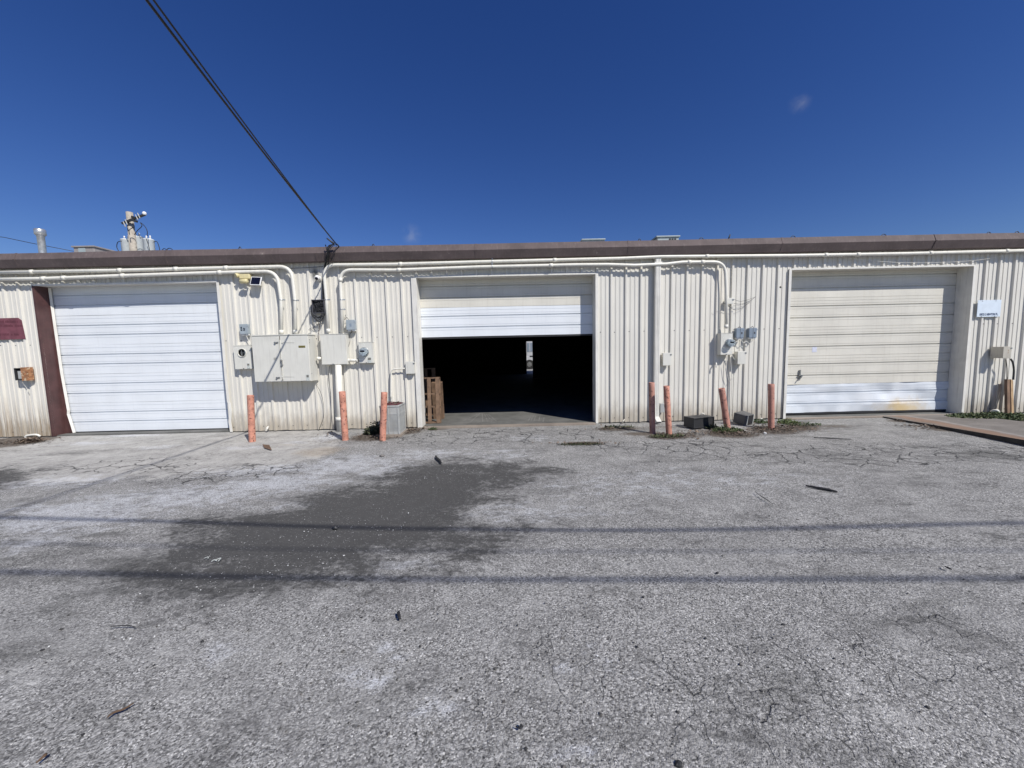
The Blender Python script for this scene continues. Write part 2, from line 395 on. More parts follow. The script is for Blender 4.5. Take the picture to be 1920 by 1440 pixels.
white = blobs([(1250, 900, 420, 36, .42), (1000, 955, 200, 24, .5), (100, 900, 160, 14, .7), (560, 945, 90, 10, .6), (150, 960, 190, 40, 1.), (330, 930, 200, 26, .9), (520, 905, 120, 20, 1), (650, 870, 90, 22, 1), (720, 880, 60, 25, .8), (800, 850, 110, 12, .7), (620, 818, 30, 8, 1.2), (500, 880, 140, 12, .8),
               (730, 1060, 120, 18, .5), (60, 1010, 90, 30, .7), (665, 1258, 34, 14, .8), (725, 1212, 26, 12, .75), (742, 1235, 20, 18, .85), (700, 1278, 34, 14, .8), (850, 1330, 24, 12, .6), (790, 1325, 34, 14, .6), (830, 1300, 22, 12, .55), (1105, 1212, 30, 12, .6), (1150, 1238, 34, 16, .6), (1190, 1260, 24, 12, .5), (1060, 1400, 80, 25, .7), (940, 850, 80, 14, .55), (1040, 1250, 40, 20, .45), (660, 1260, 30, 20, .9),
               (420, 1215, 80, 30, .55), (1000, 820, 60, 8, .5), (250, 815, 60, 4, 1.0), (170, 830, 60, 4, .9), (300, 838, 40, 4, .9), (460, 838, 60, 5, .6), (560, 828, 50, 4, .7)])
dark = blobs([(60, 1040, 220, 28, .6), (210, 1075, 180, 24, .65), (260, 1110, 130, 20, .7), (430, 1105, 60, 14, .5), (120, 1140, 130, 24, .6), (60, 1220, 120, 30, .55), (250, 1050, 90, 25, .6), (320, 1050, 60, 30, .7), (130, 850, 60, 8, .45), (190, 1000, 100, 14, .5),
              (1840, 850, 100, 12, .95), (1740, 855, 60, 6, .6), (1600, 870, 300, 50, .38), (1700, 950, 300, 80, .3), (1750, 1100, 300, 160, .34), (1500, 1300, 400, 160, .32), (1100, 1380, 320, 100, .3), (1250, 860, 120, 12, .35), (1180, 840, 120, 8, .35), (60, 1350, 200, 120, .22),
              (600, 905, 80, 6, .3), (1540, 800, 110, 14, .5), (1450, 815, 160, 10, .5), (1500, 790, 60, 8, .6), (290, 925, 90, 4, .5), (400, 965, 90, 5, .6)])
dirt = blobs([(700, 818, 50, 8, 1.1), (760, 808, 40, 7, 1.), (820, 803, 30, 4, .8), (1160, 803, 60, 5, .9), (1290, 815, 60, 8, .7), (1250, 818, 50, 6, 1), (1370, 812, 60, 9, 1.1), (1450, 805, 60, 9, 1.1), (1500, 800, 50, 9, .9), (1560, 798, 70, 6, .6), (1090, 830, 50, 4, .9), (1210, 812, 60, 5, .9), (1700, 788, 50, 4, .9), (1770, 805, 40, 6, .8),
              (10, 830, 60, 8, 1.4), (30, 825, 60, 8, 1.4), (610, 825, 60, 8, .5), (570, 848, 60, 8, .35), (1880, 790, 90, 12, 1.2), (1240, 800, 100, 6, .5), (1330, 806, 80, 6, .6)])
tan_ = blobs([(600, 845, 60, 12, .9), (540, 832, 70, 6, .5), (180, 1075, 120, 12, .4), (100, 1125, 120, 15, .35), (900, 1035, 80, 15, .4), (400, 1130, 60, 14, .35)])
crack = blobs([(950, 815, 230, 14, 1.), (780, 825, 90, 8, .8), (1250, 840, 200, 14, .9), (1600, 850, 220, 25, 1.), (1800, 840, 160, 20, 1.), (1080, 1250, 160, 120, .9), (1250, 1300, 160, 130, .9), (1500, 1280, 200, 150, .9), (1700, 1200, 250, 200, .9), (950, 1330, 130, 90, .7), (450, 885, 180, 22, .75), (250, 870, 200, 20, .7), (1400, 850, 150, 15, .9), (1350, 1400, 300, 80, .9)])
crack2 = blobs([(950, 815, 260, 16, 1.2), (780, 825, 100, 10, 1), (1250, 835, 220, 16, 1.1), (1600, 850, 260, 30, 1.1), (1800, 845, 180, 22, 1.1), (420, 885, 200, 24, .9), (230, 870, 200, 20, .8), (1400, 850, 180, 18, 1.), (980, 850, 150, 10, .6)])
ZZ = -.012+.012*np.sin(P2[:, 0]*.9+1)*np.cos(P2[:, 1]*.8) - .012*np.clip(mud_shadow_sd*2, 0, 1)
ZZ = np.where((P2[:, 1] > D-.7) | (np.abs(P2[:, 0]) > 12), -.012, ZZ)
ids = np.arange(nx*ny).reshape(ny, nx)
fc = np.stack([ids[:-1, :-1].ravel(), ids[:-1, 1:].ravel(), ids[1:, 1:].ravel(), ids[1:, :-1].ravel()], 1)
gm = bpy.data.meshes.new('ground'); gm.vertices.add(nx*ny); gm.vertices.foreach_set('co', np.stack([P2[:, 0], P2[:, 1], ZZ], 1).ravel())
gm.loops.add(fc.size); gm.loops.foreach_set('vertex_index', fc.ravel()); gm.polygons.add(len(fc)); gm.polygons.foreach_set('loop_start', np.arange(len(fc))*4); gm.polygons.foreach_set('loop_total', np.full(len(fc), 4))
gm.update(calc_edges=True); gm.polygons.foreach_set('use_smooth', np.ones(len(fc), bool))
for nme, arr in (('mud', mud), ('conc', conc), ('white', white), ('dark', dark), ('dirt', dirt), ('tan', tan_), ('crack', crack), ('crack2', crack2)):
    at = gm.attributes.new(nme, 'FLOAT', 'POINT'); at.data.foreach_set('value', arr.astype(np.float32))
def ground_mat():
    m, n, b = nt('worn_asphalt'); q = N(n); pos = q.new('ShaderNodeNewGeometry').outputs['Position']
    n_big = q.noise(pos, .8, 6, .62); n_mid = q.noise(pos, 3.5, 6, .65); n_fine = q.noise(pos, 26, 4, .65)
    # aggregate stones
    dn = q.new('ShaderNodeTexNoise'); dn.inputs['Scale'].default_value = 60; dn.inputs['Detail'].default_value = 2; q.lk(pos, dn.inputs['Vector'])
    ad = q.new('ShaderNodeVectorMath'); ad.operation = 'MULTIPLY_ADD'; q.lk(dn.outputs['Color'], ad.inputs[0]); ad.inputs[1].default_value = (.012,)*3; q.lk(pos, ad.inputs[2])
    wp = ad.outputs[0]
    v1 = q.new('ShaderNodeTexVoronoi'); v1.inputs['Scale'].default_value = 150; q.lk(wp, v1.inputs['Vector'])
    v2 = q.new('ShaderNodeTexVoronoi'); v2.inputs['Scale'].default_value = 72; q.lk(wp, v2.inputs['Vector'])
    sc1 = q.new('ShaderNodeSeparateColor'); q.lk(v1.outputs['Color'], sc1.inputs[0]); sc2 = q.new('ShaderNodeSeparateColor'); q.lk(v2.outputs['Color'], sc2.inputs[0])
    a1 = sc1.outputs[0]; a2 = sc2.outputs[0]
    ramp = q.new('ShaderNodeValToRGB'); q.lk(a1, ramp.inputs[0]); e = ramp.color_ramp.elements
    e[0].position = 0; e[0].color = (.05, .05, .05, 1); e[1].position = 1; e[1].color = (.60, .60, .595, 1)
    for p_, c_2 in ((.3, .165), (.65, .285), (.88, .39)):
        x = ramp.color_ramp.elements.new(p_); x.color = (c_2, c_2*.998, c_2*.995, 1)
    c = q.mix(q.ramp(a2, .6, .95, 0, .5), ramp.outputs[0], (.35, .35, .347))
    gap = q.ramp(v2.outputs['Distance'], .55, .8, 0, .55); c = q.mix(gap, c, (.045, .045, .045))
    c = q.mix(q.ramp(n_big, .36, .72, 0, .35), c, (.20, .20, .20))
    c = q.mix(q.ramp(n_mid, .52, .72, 0, .38), c, (.42, .42, .415))
    c = q.mix(q.ramp(n_mid, .46, .3, 0, .45), c, (.12, .12, .12))
    n_s = q.noise(q.scale(pos, 1, 1, 1, (5, 3, 0)), 9, 5, .7); c = q.mix(q.ramp(n_s, .50, .72, 0, .35), c, (.11, .11, .11))
    pits = q.ramp(q.noise(pos, 42, 3, .6), .36, .28, 0, .75); c = q.mix(pits, c, (.035, .035, .038))
    def masked(att, lo, hi, nz, k_=.5):     # attribute broken up by noise
        return q.ramp(q.math('ADD', att, q.math('MULTIPLY', q.math('SUBTRACT', nz, .5), k_)), lo, hi)
    cc = q.mix(q.ramp(n_mid, .3, .7), (.29, .285, .275), (.43, .425, .41))
    cc = q.mix(q.ramp(n_fine, .4, .75, 0, .4), cc, (.20, .19, .18))
    cc = q.mix(q.ramp(a1, .8, 1, 0, .3), cc, (.48, .48, .48))
    aconc = masked(q.attr('conc'), .50, .72, n_mid, 1.2); c = q.mix(q.math('MULTIPLY', aconc, .72), c, cc)
    c = q.mix(q.math('MULTIPLY', masked(q.attr('tan'), .3, .8, n_mid, .8), .5), c, (.27, .225, .17))
    c = q.mix(1.0, c, (1.25, 1.23, 1.185), 'MULTIPLY')
    wb = q.noise(q.scale(pos, .35, 1.3, 1, (3, 1, 0)), 1.3, 6, .65); c = q.mix(q.ramp(wb, .50, .70, 0, .30), c, (.36, .355, .34)); c = q.mix(q.ramp(wb, .47, .30, 0, .38), c, (.12, .118, .113))
    wnn = q.noise(q.scale(pos, 1, 1.7, 1, (2, 9, 0)), 4.5, 10, .74, .4); sp = q.math('MULTIPLY', q.ramp(q.math('ADD', q.attr('white'), q.math('MULTIPLY', q.math('SUBTRACT', wnn, .5), 3.4)), .22, 1.0), q.math('MULTIPLY', q.ramp(a1, .15, .7, .25, 1), q.ramp(q.attr('white'), .04, .3))); c = q.mix(q.math('MULTIPLY', sp, .85), c, (.60, .61, .63))
    dnz = q.noise(q.scale(pos, .7, 2.2, 1, (7, 2, 0)), 2.6, 9, .72); dk = q.ramp(q.math('ADD', q.attr('dark'), q.math('MULTIPLY', q.math('SUBTRACT', dnz, .5), 2.6)), .22, .85); dk = q.math('MULTIPLY', dk, q.ramp(q.attr('dark'), .03, .25)); c = q.mix(q.math('MULTIPLY', dk, .60), c, (.078, .078, .073))
    dd = masked(q.attr('dirt'), .3, .7, n_fine, .9); c = q.mix(q.math('MULTIPLY', dd, .85), c, q.mix(n_fine, (.05, .04, .03), (.15, .12, .095)))
    # mud film, with the left-edge shadow painted in the same dark colour
    mn = q.math('ADD', q.math('MULTIPLY', q.noise(q.scale(pos, .9, 1.5, 1), 1.6, 12, .72, .5), .72), q.math('MULTIPLY', q.noise(q.scale(pos, 1, 2, 1), 12, 6, .7), .28))
    mm = q.math('ADD', q.attr('mud'), q.math('MULTIPLY', q.math('SUBTRACT', mn, .5), 3.1))
    mm = q.math('ADD', mm, q.math('MULTIPLY', q.math('SUBTRACT', a1, .5), .30))
    mm = q.math('ADD', mm, q.math('MULTIPLY', q.math('SUBTRACT', n_fine, .5), .9))
    mud_shadow_m = q.ramp(mm, .34, .66)
    mc = q.mix(q.ramp(n_mid, .3, .7), (.014, .0138, .013), (.028, .0275, .026)); mc = q.mix(q.ramp(mn, .50, .62, 0, .75), mc, (.010, .010, .0095)); mc = q.mix(q.ramp(n_fine, .58, .72, 0, .6), mc, (.12, .118, .112))
    c = q.mix(q.math('MULTIPLY', mud_shadow_m, .93), c, mc)
    c = q.mix(q.math('MULTIPLY', q.ramp(a1, .955, .985), q.math('MULTIPLY', mud_shadow_m, .8)), c, (.38, .38, .37)); halo = q.ramp(mm, .05, .5, 0, .55); c = q.mix(halo, c, (.11, .108, .105))
    # cracks
    dw = q.new('ShaderNodeTexNoise'); dw.inputs['Scale'].default_value = 5; dw.inputs['Detail'].default_value = 5; q.lk(pos, dw.inputs['Vector'])
    aw = q.new('ShaderNodeVectorMath'); aw.operation = 'MULTIPLY_ADD'; q.lk(dw.outputs['Color'], aw.inputs[0]); aw.inputs[1].default_value = (.22,)*3; q.lk(pos, aw.inputs[2])
    c1 = q.vor(q.scale(aw.outputs[0], 1.9, .6, 1), 1.5, 'DISTANCE_TO_EDGE'); c2 = q.vor(aw.outputs[0], 4.6, 'DISTANCE_TO_EDGE')
    ca = q.attr('crack'); nk = q.noise(pos, 1.3, 3)
    brk = q.ramp(q.noise(pos, 3.1, 5, .7), .42, .56); k1 = q.math('MULTIPLY', q.math('MULTIPLY', q.ramp(c1, .0085, .002), brk), q.ramp(q.math('ADD', ca, q.math('MULTIPLY', q.math('SUBTRACT', nk, .5), .9)), .25, .6))
    k2 = q.math('MULTIPLY', q.math('MULTIPLY', q.ramp(c2, .022, .006), q.ramp(q.noise(pos, 6.1, 4, .7), .38, .55)), q.ramp(q.math('ADD', ca, q.math('MULTIPLY', q.math('SUBTRACT', nk, .5), 1.6)), .45, .8))
    cb = q.attr('crack2'); c3 = q.vor(aw.outputs[0], 3.2, 'DISTANCE_TO_EDGE'); k3 = q.math('MULTIPLY', q.math('MULTIPLY', q.ramp(c3, .040, .012), q.ramp(q.noise(pos, 2.1, 4, .7), .36, .52)), q.ramp(q.math('ADD', cb, q.math('MULTIPLY', q.math('SUBTRACT', nk, .5), .8)), .35, .7))
    k1 = q.math('MAXIMUM', q.math('MULTIPLY', k1, .7), k3); k2 = q.math('MULTIPLY', k2, .5); kk = q.math('MULTIPLY', q.math('MAXIMUM', k1, k2), q.math('SUBTRACT', 1, mud_shadow_m)); c = q.mix(q.math('MULTIPLY', kk, .8), c, (.03, .03, .032))
    q.lk(c, b.inputs['Base Color'])
    q.lk(q.ramp(mud_shadow_m, 0, 1, .9, .8), b.inputs['Roughness'])
    b.inputs['Specular IOR Level'].default_value = .15
    hgt = q.math('SUBTRACT', 1, v1.outputs['Distance']); hgt = q.math('ADD', q.math('MULTIPLY', hgt, .5), q.math('MULTIPLY', q.math('SUBTRACT', 1, v2.outputs['Distance']), .6))
    hgt = q.math('ADD', hgt, q.math('MULTIPLY', n_fine, 1.2)); hgt = q.math('MULTIPLY', hgt, q.math('SUBTRACT', 1.0, q.math('MULTIPLY', q.math('MAXIMUM', mud_shadow_m, aconc), .8)))
    hgt = q.math('SUBTRACT', hgt, q.math('MULTIPLY', kk, 1.5)); hgt = q.math('SUBTRACT', hgt, pits)
    q.bump(hgt, .8, .008, b)
    return m
gm.materials.append(ground_mat())
go = bpy.data.objects.new('ground', gm); scene.collection.objects.link(go); tag(go, kind='structure')

# ================================================================ THE WAREHOUSE
RIBU = {-40:6.7,-39:34.3,-38:62.3,-37:91,-36:120,-35:149,-34:177.7,-33:205.7,-32:234.3,-31:262.7,-30:291.7,-29:320.7,-28:349,-27:378.3,-26:406.7,-25:435.4,-24:465,-23:493.7,-22:522,-21:549.7,-20:579,-19:608,-18:636.5,-17:665,-16:694.2,-15:723.4,-14:752.5,-13:781,-12:809.4,-11:837.8,-10:865.6,-9:893.6,-8:922,-7:950,-6:978,-5:1005.8,-4:1033.9,-3:1062.2,-2:1090,-1:1119.2,0:1146,1:1173.6,2:1202,3:1230.5,4:1259.6,5:1288,6:1316.5,7:1345,8:1373.5,9:1402,10:1430.4,11:1459,12:1488.4,13:1516.3,14:1543.9,15:1571.5,16:1600,17:1627.3,18:1655,19:1682.8,20:1710.5,21:1737.5,22:1766,23:1793.6,24:1820.6,25:1848,26:1874.2,27:1902.6}
def hy(u): return 533-.0205*(u-65)
ribx = [W(RIBU[i], hy(RIBU[i])-6).x for i in sorted(RIBU)]
while ribx[0] > -17: ribx.insert(0, ribx[0]-.3048)
while ribx[-1] < 17: ribx.append(ribx[-1]+.3048)
BX0, BX1, BY1 = ribx[0]-.1, ribx[-1]+.1, 24.2
EAVE = 3.57; HEAD = 3.0577; DOORY = D+.25
def xat(u, v=650, d=0): return W(u, v, d).x
OPEN = [(xat(82), xat(419), 3.05), (xat(786.5), xat(1116), 3.05), (xat(1476), xat(1809), 3.05)]
bld = empty('warehouse_building', (0, D, 0), 'long low cream ribbed-metal warehouse with brown gutter and three overhead doors', 'building')
# corrugated sheet
prof = []
for i, x in enumerate(ribx):
    prof += [(x-.031, 0), (x-.018, -.034), (x+.018, -.034), (x+.031, 0)]
    if i+1 < len(ribx):
        w = ribx[i+1]-x
        for fr in (.345, .655):
            mx_ = x+w*fr; prof += [(mx_-.021, 0), (mx_-.016, -.009), (mx_+.016, -.009), (mx_+.021, 0)]
prof = [(BX0, 0)]+prof+[(BX1, 0)]
edges = sorted([o[0] for o in OPEN]+[o[1] for o in OPEN])
pr = []
for (a, b) in zip(prof[:-1], prof[1:]):
    pr.append(a)
    for e in edges:
        if a[0]+1e-5 < e < b[0]-1e-5: pr.append((e, a[1]+(b[1]-a[1])*(e-a[0])/(b[0]-a[0])))
pr.append(prof[-1]); pr.sort(key=lambda t: t[0])
wallm = MB()
rows = [0., .25, .6, 1.1, 1.6, 2.1, 2.6, 3.05, 3.3, EAVE]
def wav(x, z):
    d = .004*mnoise.noise(Vector((x*1.3, z*.9, 2.)))+.0025*mnoise.noise(Vector((x*5, z*2.5, 7.)))
    if z < .4: d += .012*max(0, mnoise.noise(Vector((x*3, 1, z*4))))*(1-z/.4)
    return d
grid = {}
def gv(i, j):
    if (i, j) not in grid:
        grid[(i, j)] = len(wallm.v); x, y = pr[i]; z = rows[j]
        zz = z if z > 0 else .0+.012*mnoise.noise(Vector((x*4, 0, 0)))+.01
        wallm.v.append(Vector((x+.6*wav(x+9, z), D+y+wav(x, z), zz)))
    return grid[(i, j)]
for i in range(len(pr)-1):
    xm = (pr[i][0]+pr[i+1][0])/2; j0 = 0
    for o in OPEN:
        if o[0] < xm < o[1]: j0 = rows.index(3.05)
    for j in range(j0, len(rows)-1): wallm.face((gv(i, j), gv(i+1, j), gv(i+1, j+1), gv(i, j+1)), 0, False)
wo_ = wallm.build('front_wall', m_wall, bld)
scr = MB()
for zrow in (.10, 1.88):
    for i, x in enumerate(ribx[:-1]):
        for dx in ((.07,) if zrow != 1.88 else (.07,)):
            xx = x+dx
            if any(o[0]-.02 < xx < o[1]+.02 for o in OPEN) and zrow < 3: continue
            scr.lathe((xx, D-.001, zrow+random.uniform(-.006, .006)), (0, -1, 0), [(0, .009), (.003, .009), (.004, .006), (.009, .005)], 6)
scr.build('wall_screws', m_darkmetal, bld)['kind'] = 'stuff'
# other walls, roof, near-black sheets added to keep the interior dark
for xa_ in (BX0, BX1-.06): MB().box(xa_, xa_+.06, D+.02, BY1, 0, EAVE+.2).build('end_wall', m_wall, bld)
ru0 = PY(987, 660, 24.05).x
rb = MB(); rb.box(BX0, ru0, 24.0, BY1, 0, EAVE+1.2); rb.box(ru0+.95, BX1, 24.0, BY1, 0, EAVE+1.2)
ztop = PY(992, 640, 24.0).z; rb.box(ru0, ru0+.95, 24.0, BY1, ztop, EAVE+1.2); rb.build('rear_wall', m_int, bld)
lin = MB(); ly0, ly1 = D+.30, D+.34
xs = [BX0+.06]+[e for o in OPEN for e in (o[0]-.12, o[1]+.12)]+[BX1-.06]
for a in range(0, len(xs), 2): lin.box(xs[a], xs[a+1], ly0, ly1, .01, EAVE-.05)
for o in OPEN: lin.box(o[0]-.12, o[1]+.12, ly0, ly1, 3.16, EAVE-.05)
lin.build('wall_darkening_sheet', m_int, bld)
rf = MB()
RS = .055
def roofz(y): return EAVE+.02+(y-D)*RS if y < 16 else EAVE+.02+(16-D)*RS-(y-16)*RS
rf.add([(BX0, D-.10, roofz(D-.10)), (BX1, D-.10, roofz(D-.10)), (BX1, 16, roofz(16)), (BX0, 16, roofz(16)), (BX1, BY1+.1, roofz(BY1+.1)), (BX0, BY1+.1, roofz(BY1+.1))], [(0, 1, 2, 3), (3, 2, 4, 5)])
n0 = len(ribx)
for x in ribx[::2]: rf.beam((x, D-.06, roofz(D)+.015), (x, 15.9, roofz(15.9)+.015), .03, .03)
rf.build('roof', m_roof, bld)
cl = MB(); cl.add([(BX0+.06, D+.05, EAVE-.03), (BX1-.06, D+.05, EAVE-.03), (BX1-.06, 24, EAVE-.03+.2), (BX0+.06, 24, EAVE-.03+.2)], [(0, 1, 2, 3)]); cl.build('ceiling_darkening_sheet', m_int, bld)  # added sheet, near black so the ceiling returns no light
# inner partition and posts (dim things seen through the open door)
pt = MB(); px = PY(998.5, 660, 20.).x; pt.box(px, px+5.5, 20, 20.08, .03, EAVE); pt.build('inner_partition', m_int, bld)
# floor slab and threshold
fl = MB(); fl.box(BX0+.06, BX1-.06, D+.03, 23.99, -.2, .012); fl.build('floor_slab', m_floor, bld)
x0, x1, _ = OPEN[1]; MB().box(x0+.02, x1-.02, D-.14, D+.028, -.05, .016).build('threshold', m_conc, bld)
x0, x1, _ = OPEN[2]; MB().box(x0+.0, x1-.02, D-.10, D+.028, -.05, .012).build('threshold', m_conc, bld)
mk = MB()
for (u0, v0, u1, v1) in ((900, 775, 880, 793), (904, 775, 905, 791), (908, 775, 914, 791), (912, 776, 922, 791), (916, 777, 931, 790), (896, 776, 868, 790), (996, 779, 990, 790), (1000, 779, 995, 790), (1004, 780, 1001, 790), (1012, 781, 1010, 790), (1020, 783, 1018, 791)):
    a = G(u0, v0, .016); b = G(u1, v1, .016); mk.beam(a, b, .022, .002)
mk.build('floor_marks', m_chalk, bld)['kind'] = 'stuff'
# gutter with a sculptured profile
gp = [(D-.02, 3.638), (D-.155, 3.648), (D-.17, 3.638), (D-.215, 3.517), (D-.150, 3.378), (D-.13, 3.368), (D-.034, 3.378)]
gt = MB(); xsg = []
x = BX0-.1
while x < BX1+.1: xsg.append(x); x += .6
xsg.append(BX1+.1)
for x in xsg:
    for (y, z) in gp: gt.v.append(Vector((x, y+.006*mnoise.noise(Vector((x*.8, z*3, 1))), z+.007*mnoise.noise(Vector((x*.5, 3, 0))))))
ng = len(gp)
for i in range(len(xsg)-1):
    for j in range(ng-1): gt.face((i*ng+j, (i+1)*ng+j, (i+1)*ng+j+1, i*ng+j+1))
gut = gt.build('gutter', m_brown, bld)
for u in (20, 304, 590, 892, 1180, 1470, 1758):
    xj = W(u, 470, .24).x; js = MB()
    for (a, b) in zip(gp[1:-1], gp[2:]): js.beam((xj, a[0]-.003, a[1]), (xj, b[0]-.003, b[1]), .035, .006, up=(0, 1, .001))
    js.build('gutter_joint', m_brown, gut)
# downspout
ds = MB(); xd = (xat(1227.5, 650, .12)+xat(1238, 650, .12))/2
zt = 3.375
ds.box(xd-.052, xd+.052, D-.12, D-.036, .12, zt)
for dx in (-.03, 0, .03): ds.box(xd+dx-.006, xd+dx+.006, D-.125, D-.1195, .12, zt-.01)
ds.add([(xd-.05, D-.12, .13), (xd+.05, D-.12, .13), (xd+.05, D-.036, .11), (xd-.05, D-.036, .11), (xd-.05, D-.26, .05), (xd+.05, D-.26, .05), (xd+.05, D-.22, .012), (xd-.05, D-.22, .012)], [(0, 1, 5, 4), (1, 2, 6, 5), (3, 0, 4, 7), (2, 3, 7, 6)])
dso = ds.build('downspout', m_trim, bld, bevel=.004)
st = MB(); st.box(xd-.075, xd+.075, D-.13, D-.034, 3.20, 3.24); st.box(xd-.085, xd+.085, D-.127, D-.034, 3.31, 3.335); st.build('strap', m_trim, dso)
# door openings: jambs, soffit, face trim
def reveal(o, lm, rm, tl, tr, bent_r=False, bent_l=False):
    x0, x1, h = o; fy = D-.040
    s = MB(); s.box(x0-.04, x1+.04, fy, DOORY-.004, h, h+.018); s.box(x0-.0, x1+.0, fy-.004, fy, h-.010, h+.022); s.build('door_head_trim', m_trim, bld)
    for side, x, mm, tw, bent in ((-1, x0, lm, tl, bent_l), (1, x1, rm, tr, bent_r)):
        t = MB(); rows_ = [(0, 0), (.25, .0), (.55, .0), (.7, .0), (h, 0)]
        if bent: rows_ = [(0.005, .012), (.22, -.01), (.42, .045), (.60, .035), (.63, .0), (1.2, -.008), (1.9, .004), (h, 0)]
        pts = []
        for z, dxx in rows_:
            xx = x+side*0-dxx*side*-1*.6
            pts.append([(xx+side*tw, fy), (xx, fy-.002), (xx, DOORY-.003), (xx+side*.01, DOORY-.003), (xx+side*.012, fy+.01), (xx+side*tw, fy+.01)])
        n = 6; o_ = len(t.v)
        for r_, (z, _) in zip(pts, rows_):
            for (a, b) in r_: t.v.append(Vector((a, b, z)))
        for i in range(len(rows_)-1):
            for j in range(n): t.face((o_+i*n+j, o_+i*n+(j+1) % n, o_+(i+1)*n+(j+1) % n, o_+(i+1)*n+j))
        t.face([o_+j for j in range(n)]); t.face([o_+(len(rows_)-1)*n+j for j in range(n)])
        jo = t.build('door_jamb', mm, bld)
reveal(OPEN[0], m_brownj, m_trim, .035, .05, bent_r=True)
reveal(OPEN[1], m_trim, m_trim, .10, .05)
reveal(OPEN[2], m_trim, m_trim, .05, .05)
OPENL = OPEN[0]
lj = MB()   # crumpled inner edge of the brown jamb
ep = [(.02, .135), (.22, .10), (.42, .062), (.50, .075), (.9, .055), (1.3, .035), (1.7, .03), (2.3, .02), (3.04, .012)]
for (z0, w0), (z1, w1) in zip(ep[:-1], ep[1:]):
    a = OPENL[0]; lj.add([(a, DOORY-.06, z0), (a+w0, DOORY-.055, z0), (a+w1, DOORY-.055, z1), (a, DOORY-.06, z1)], [(0, 1, 2, 3)], 0)
    lj.add([(a+w0, DOORY-.056, z0), (a+w0+.022, DOORY-.02, z0), (a+w1+.022, DOORY-.02, z1), (a+w1, DOORY-.056, z1)], [(0, 1, 2, 3)], 1)
lj.build('jamb_edge', [m_brownj, m_trim], bld)
# brown face strip on the left jamb of the white door
# overhead doors
def door_sec(mb, x0, x1, z0, h, y, fl, dent=0., mi=0, zmax=None, warp=None):
    pts = [(z0+.0015, .004), (z0+.004, 0)]
    marks = [(t, .022, .024, .0015) for t in fl]+[(t, .006, .005, .001) for t in (fl[0]-.05, fl[0]+.055, fl[1]-.045, fl[1]+.055, .545)]
    for t, w, dp, st_ in sorted(marks): pts += [(z0+t, 0), (z0+t+st_, dp), (z0+t+w-st_, dp), (z0+t+w, 0)]
    pts += [(z0+h-.004, 0), (z0+h-.0015, .004)]
    if zmax: pts = [p for p in pts if p[0] <= zmax]
    ncol = 26 if dent < .01 else 70; o = len(mb.v)
    for i in range(ncol+1):
        x = x0+(x1-x0)*i/ncol
        for (z, yy) in pts:
            dz = .004*mnoise.noise(Vector((x*.9, z0*3, 5)))
            dy = .002*mnoise.noise(Vector((x*1.2, z*2, z0)))
            if dent: dy += dent*mnoise.noise(Vector((x*1.1+3, z*3, 2)))+dent*.5*mnoise.noise(Vector((x*3.1, z*5, 4)))
            if warp: dz += warp(x)
            mb.v.append(Vector((x, y+yy+dy, z+dz)))
    n = len(pts)
    for i in range(ncol):
        for j in range(n-1): mb.face((o+i*n+j, o+(i+1)*n+j, o+(i+1)*n+j+1, o+i*n+j+1), mi)
def backing(mb, x0, x1, z0, z1, y): mb.box(x0, x1, y+.03, y+.05, z0, z1)
x0, x1, _ = OPEN[0]
d1 = MB(); [door_sec(d1, x0-.05, x1+.05, .03+i*.61, .61, DOORY, (.20, .40)) for i in range(5)]; backing(d1, x0-.05, x1+.05, .02, 3.1, DOORY)
od = d1.build('overhead_door', m_white_door, bld); tag(od, 'closed all-white overhead door beside the brown jamb')
MB().box(x0-.04, x1+.04, DOORY+.001, DOORY+.02, .0, .034).build('bottom_seal', m_gasket, od)
x0, x1, _ = OPEN[1]; zb = PY(950, 629.5, DOORY).z
d2 = MB()
for i in (1, 2): door_sec(d2, x0-.05, x1+.05, zb+i*.61, .61, DOORY, (.19, .42), zmax=3.16)
backing(d2, x0-.05, x1+.05, zb+.61, 3.16, DOORY)
od = d2.build('overhead_door', m_cream_door, bld); tag(od, 'overhead door raised over the dark opening')
s = MB(); door_sec(s, x0-.05, x1+.05, zb, .61, DOORY, (.19, .42), dent=.004); backing(s, x0-.05, x1+.05, zb+.01, zb+.6, DOORY); tag(s.build('door_section', m_white_door, od), 'bright white bottom section')
MB().box(x0-.04, x1+.04, DOORY+.004, DOORY+.03, zb-.035, zb-.002).build('bottom_seal', m_gasket, od)
m_whited = None
def dented_white():
    m, n, b = nt('rust_stained_white_paint'); q = N(n); pos = q.new('ShaderNodeNewGeometry').outputs['Position']
    c = q.mix(q.ramp(q.noise(pos, 2, 4), .3, .7), (.62, .66, .70), (.72, .75, .78))
    p = W(1690, 765, -.25); vd = q.new('ShaderNodeVectorMath'); vd.operation = 'SUBTRACT'; q.lk(pos, vd.inputs[0]); vd.inputs[1].default_value = p
    ln = q.new('ShaderNodeVectorMath'); ln.operation = 'LENGTH'; q.lk(q.scale(vd.outputs[0], 1.5, .3, 3.6), ln.inputs[0])
    v = q.math('ADD', ln.outputs['Value'], q.math('MULTIPLY', q.math('SUBTRACT', q.noise(pos, 4, 6, .7), .5), 1.3))
    c = q.mix(q.ramp(v, 1.1, .0, 0, .8), c, (.60, .42, .15))
    c = q.mix(q.ramp(q.noise(q.scale(pos, 3, 3, 8), 3, 5, .7), .6, .78, 0, .45), c, (.42, .42, .42))
    q.lk(c, b.inputs['Base Color']); b.inputs['Roughness'].default_value = .4; return m
x0, x1, _ = OPEN[2]; d3 = MB()
for i in range(1, 5): door_sec(d3, x0-.05, x1+.05, .07+i*.61, .61, DOORY, (.19, .43), dent=.005, zmax=3.12)
backing(d3, x0-.05, x1+.05, .68, 3.1, DOORY)
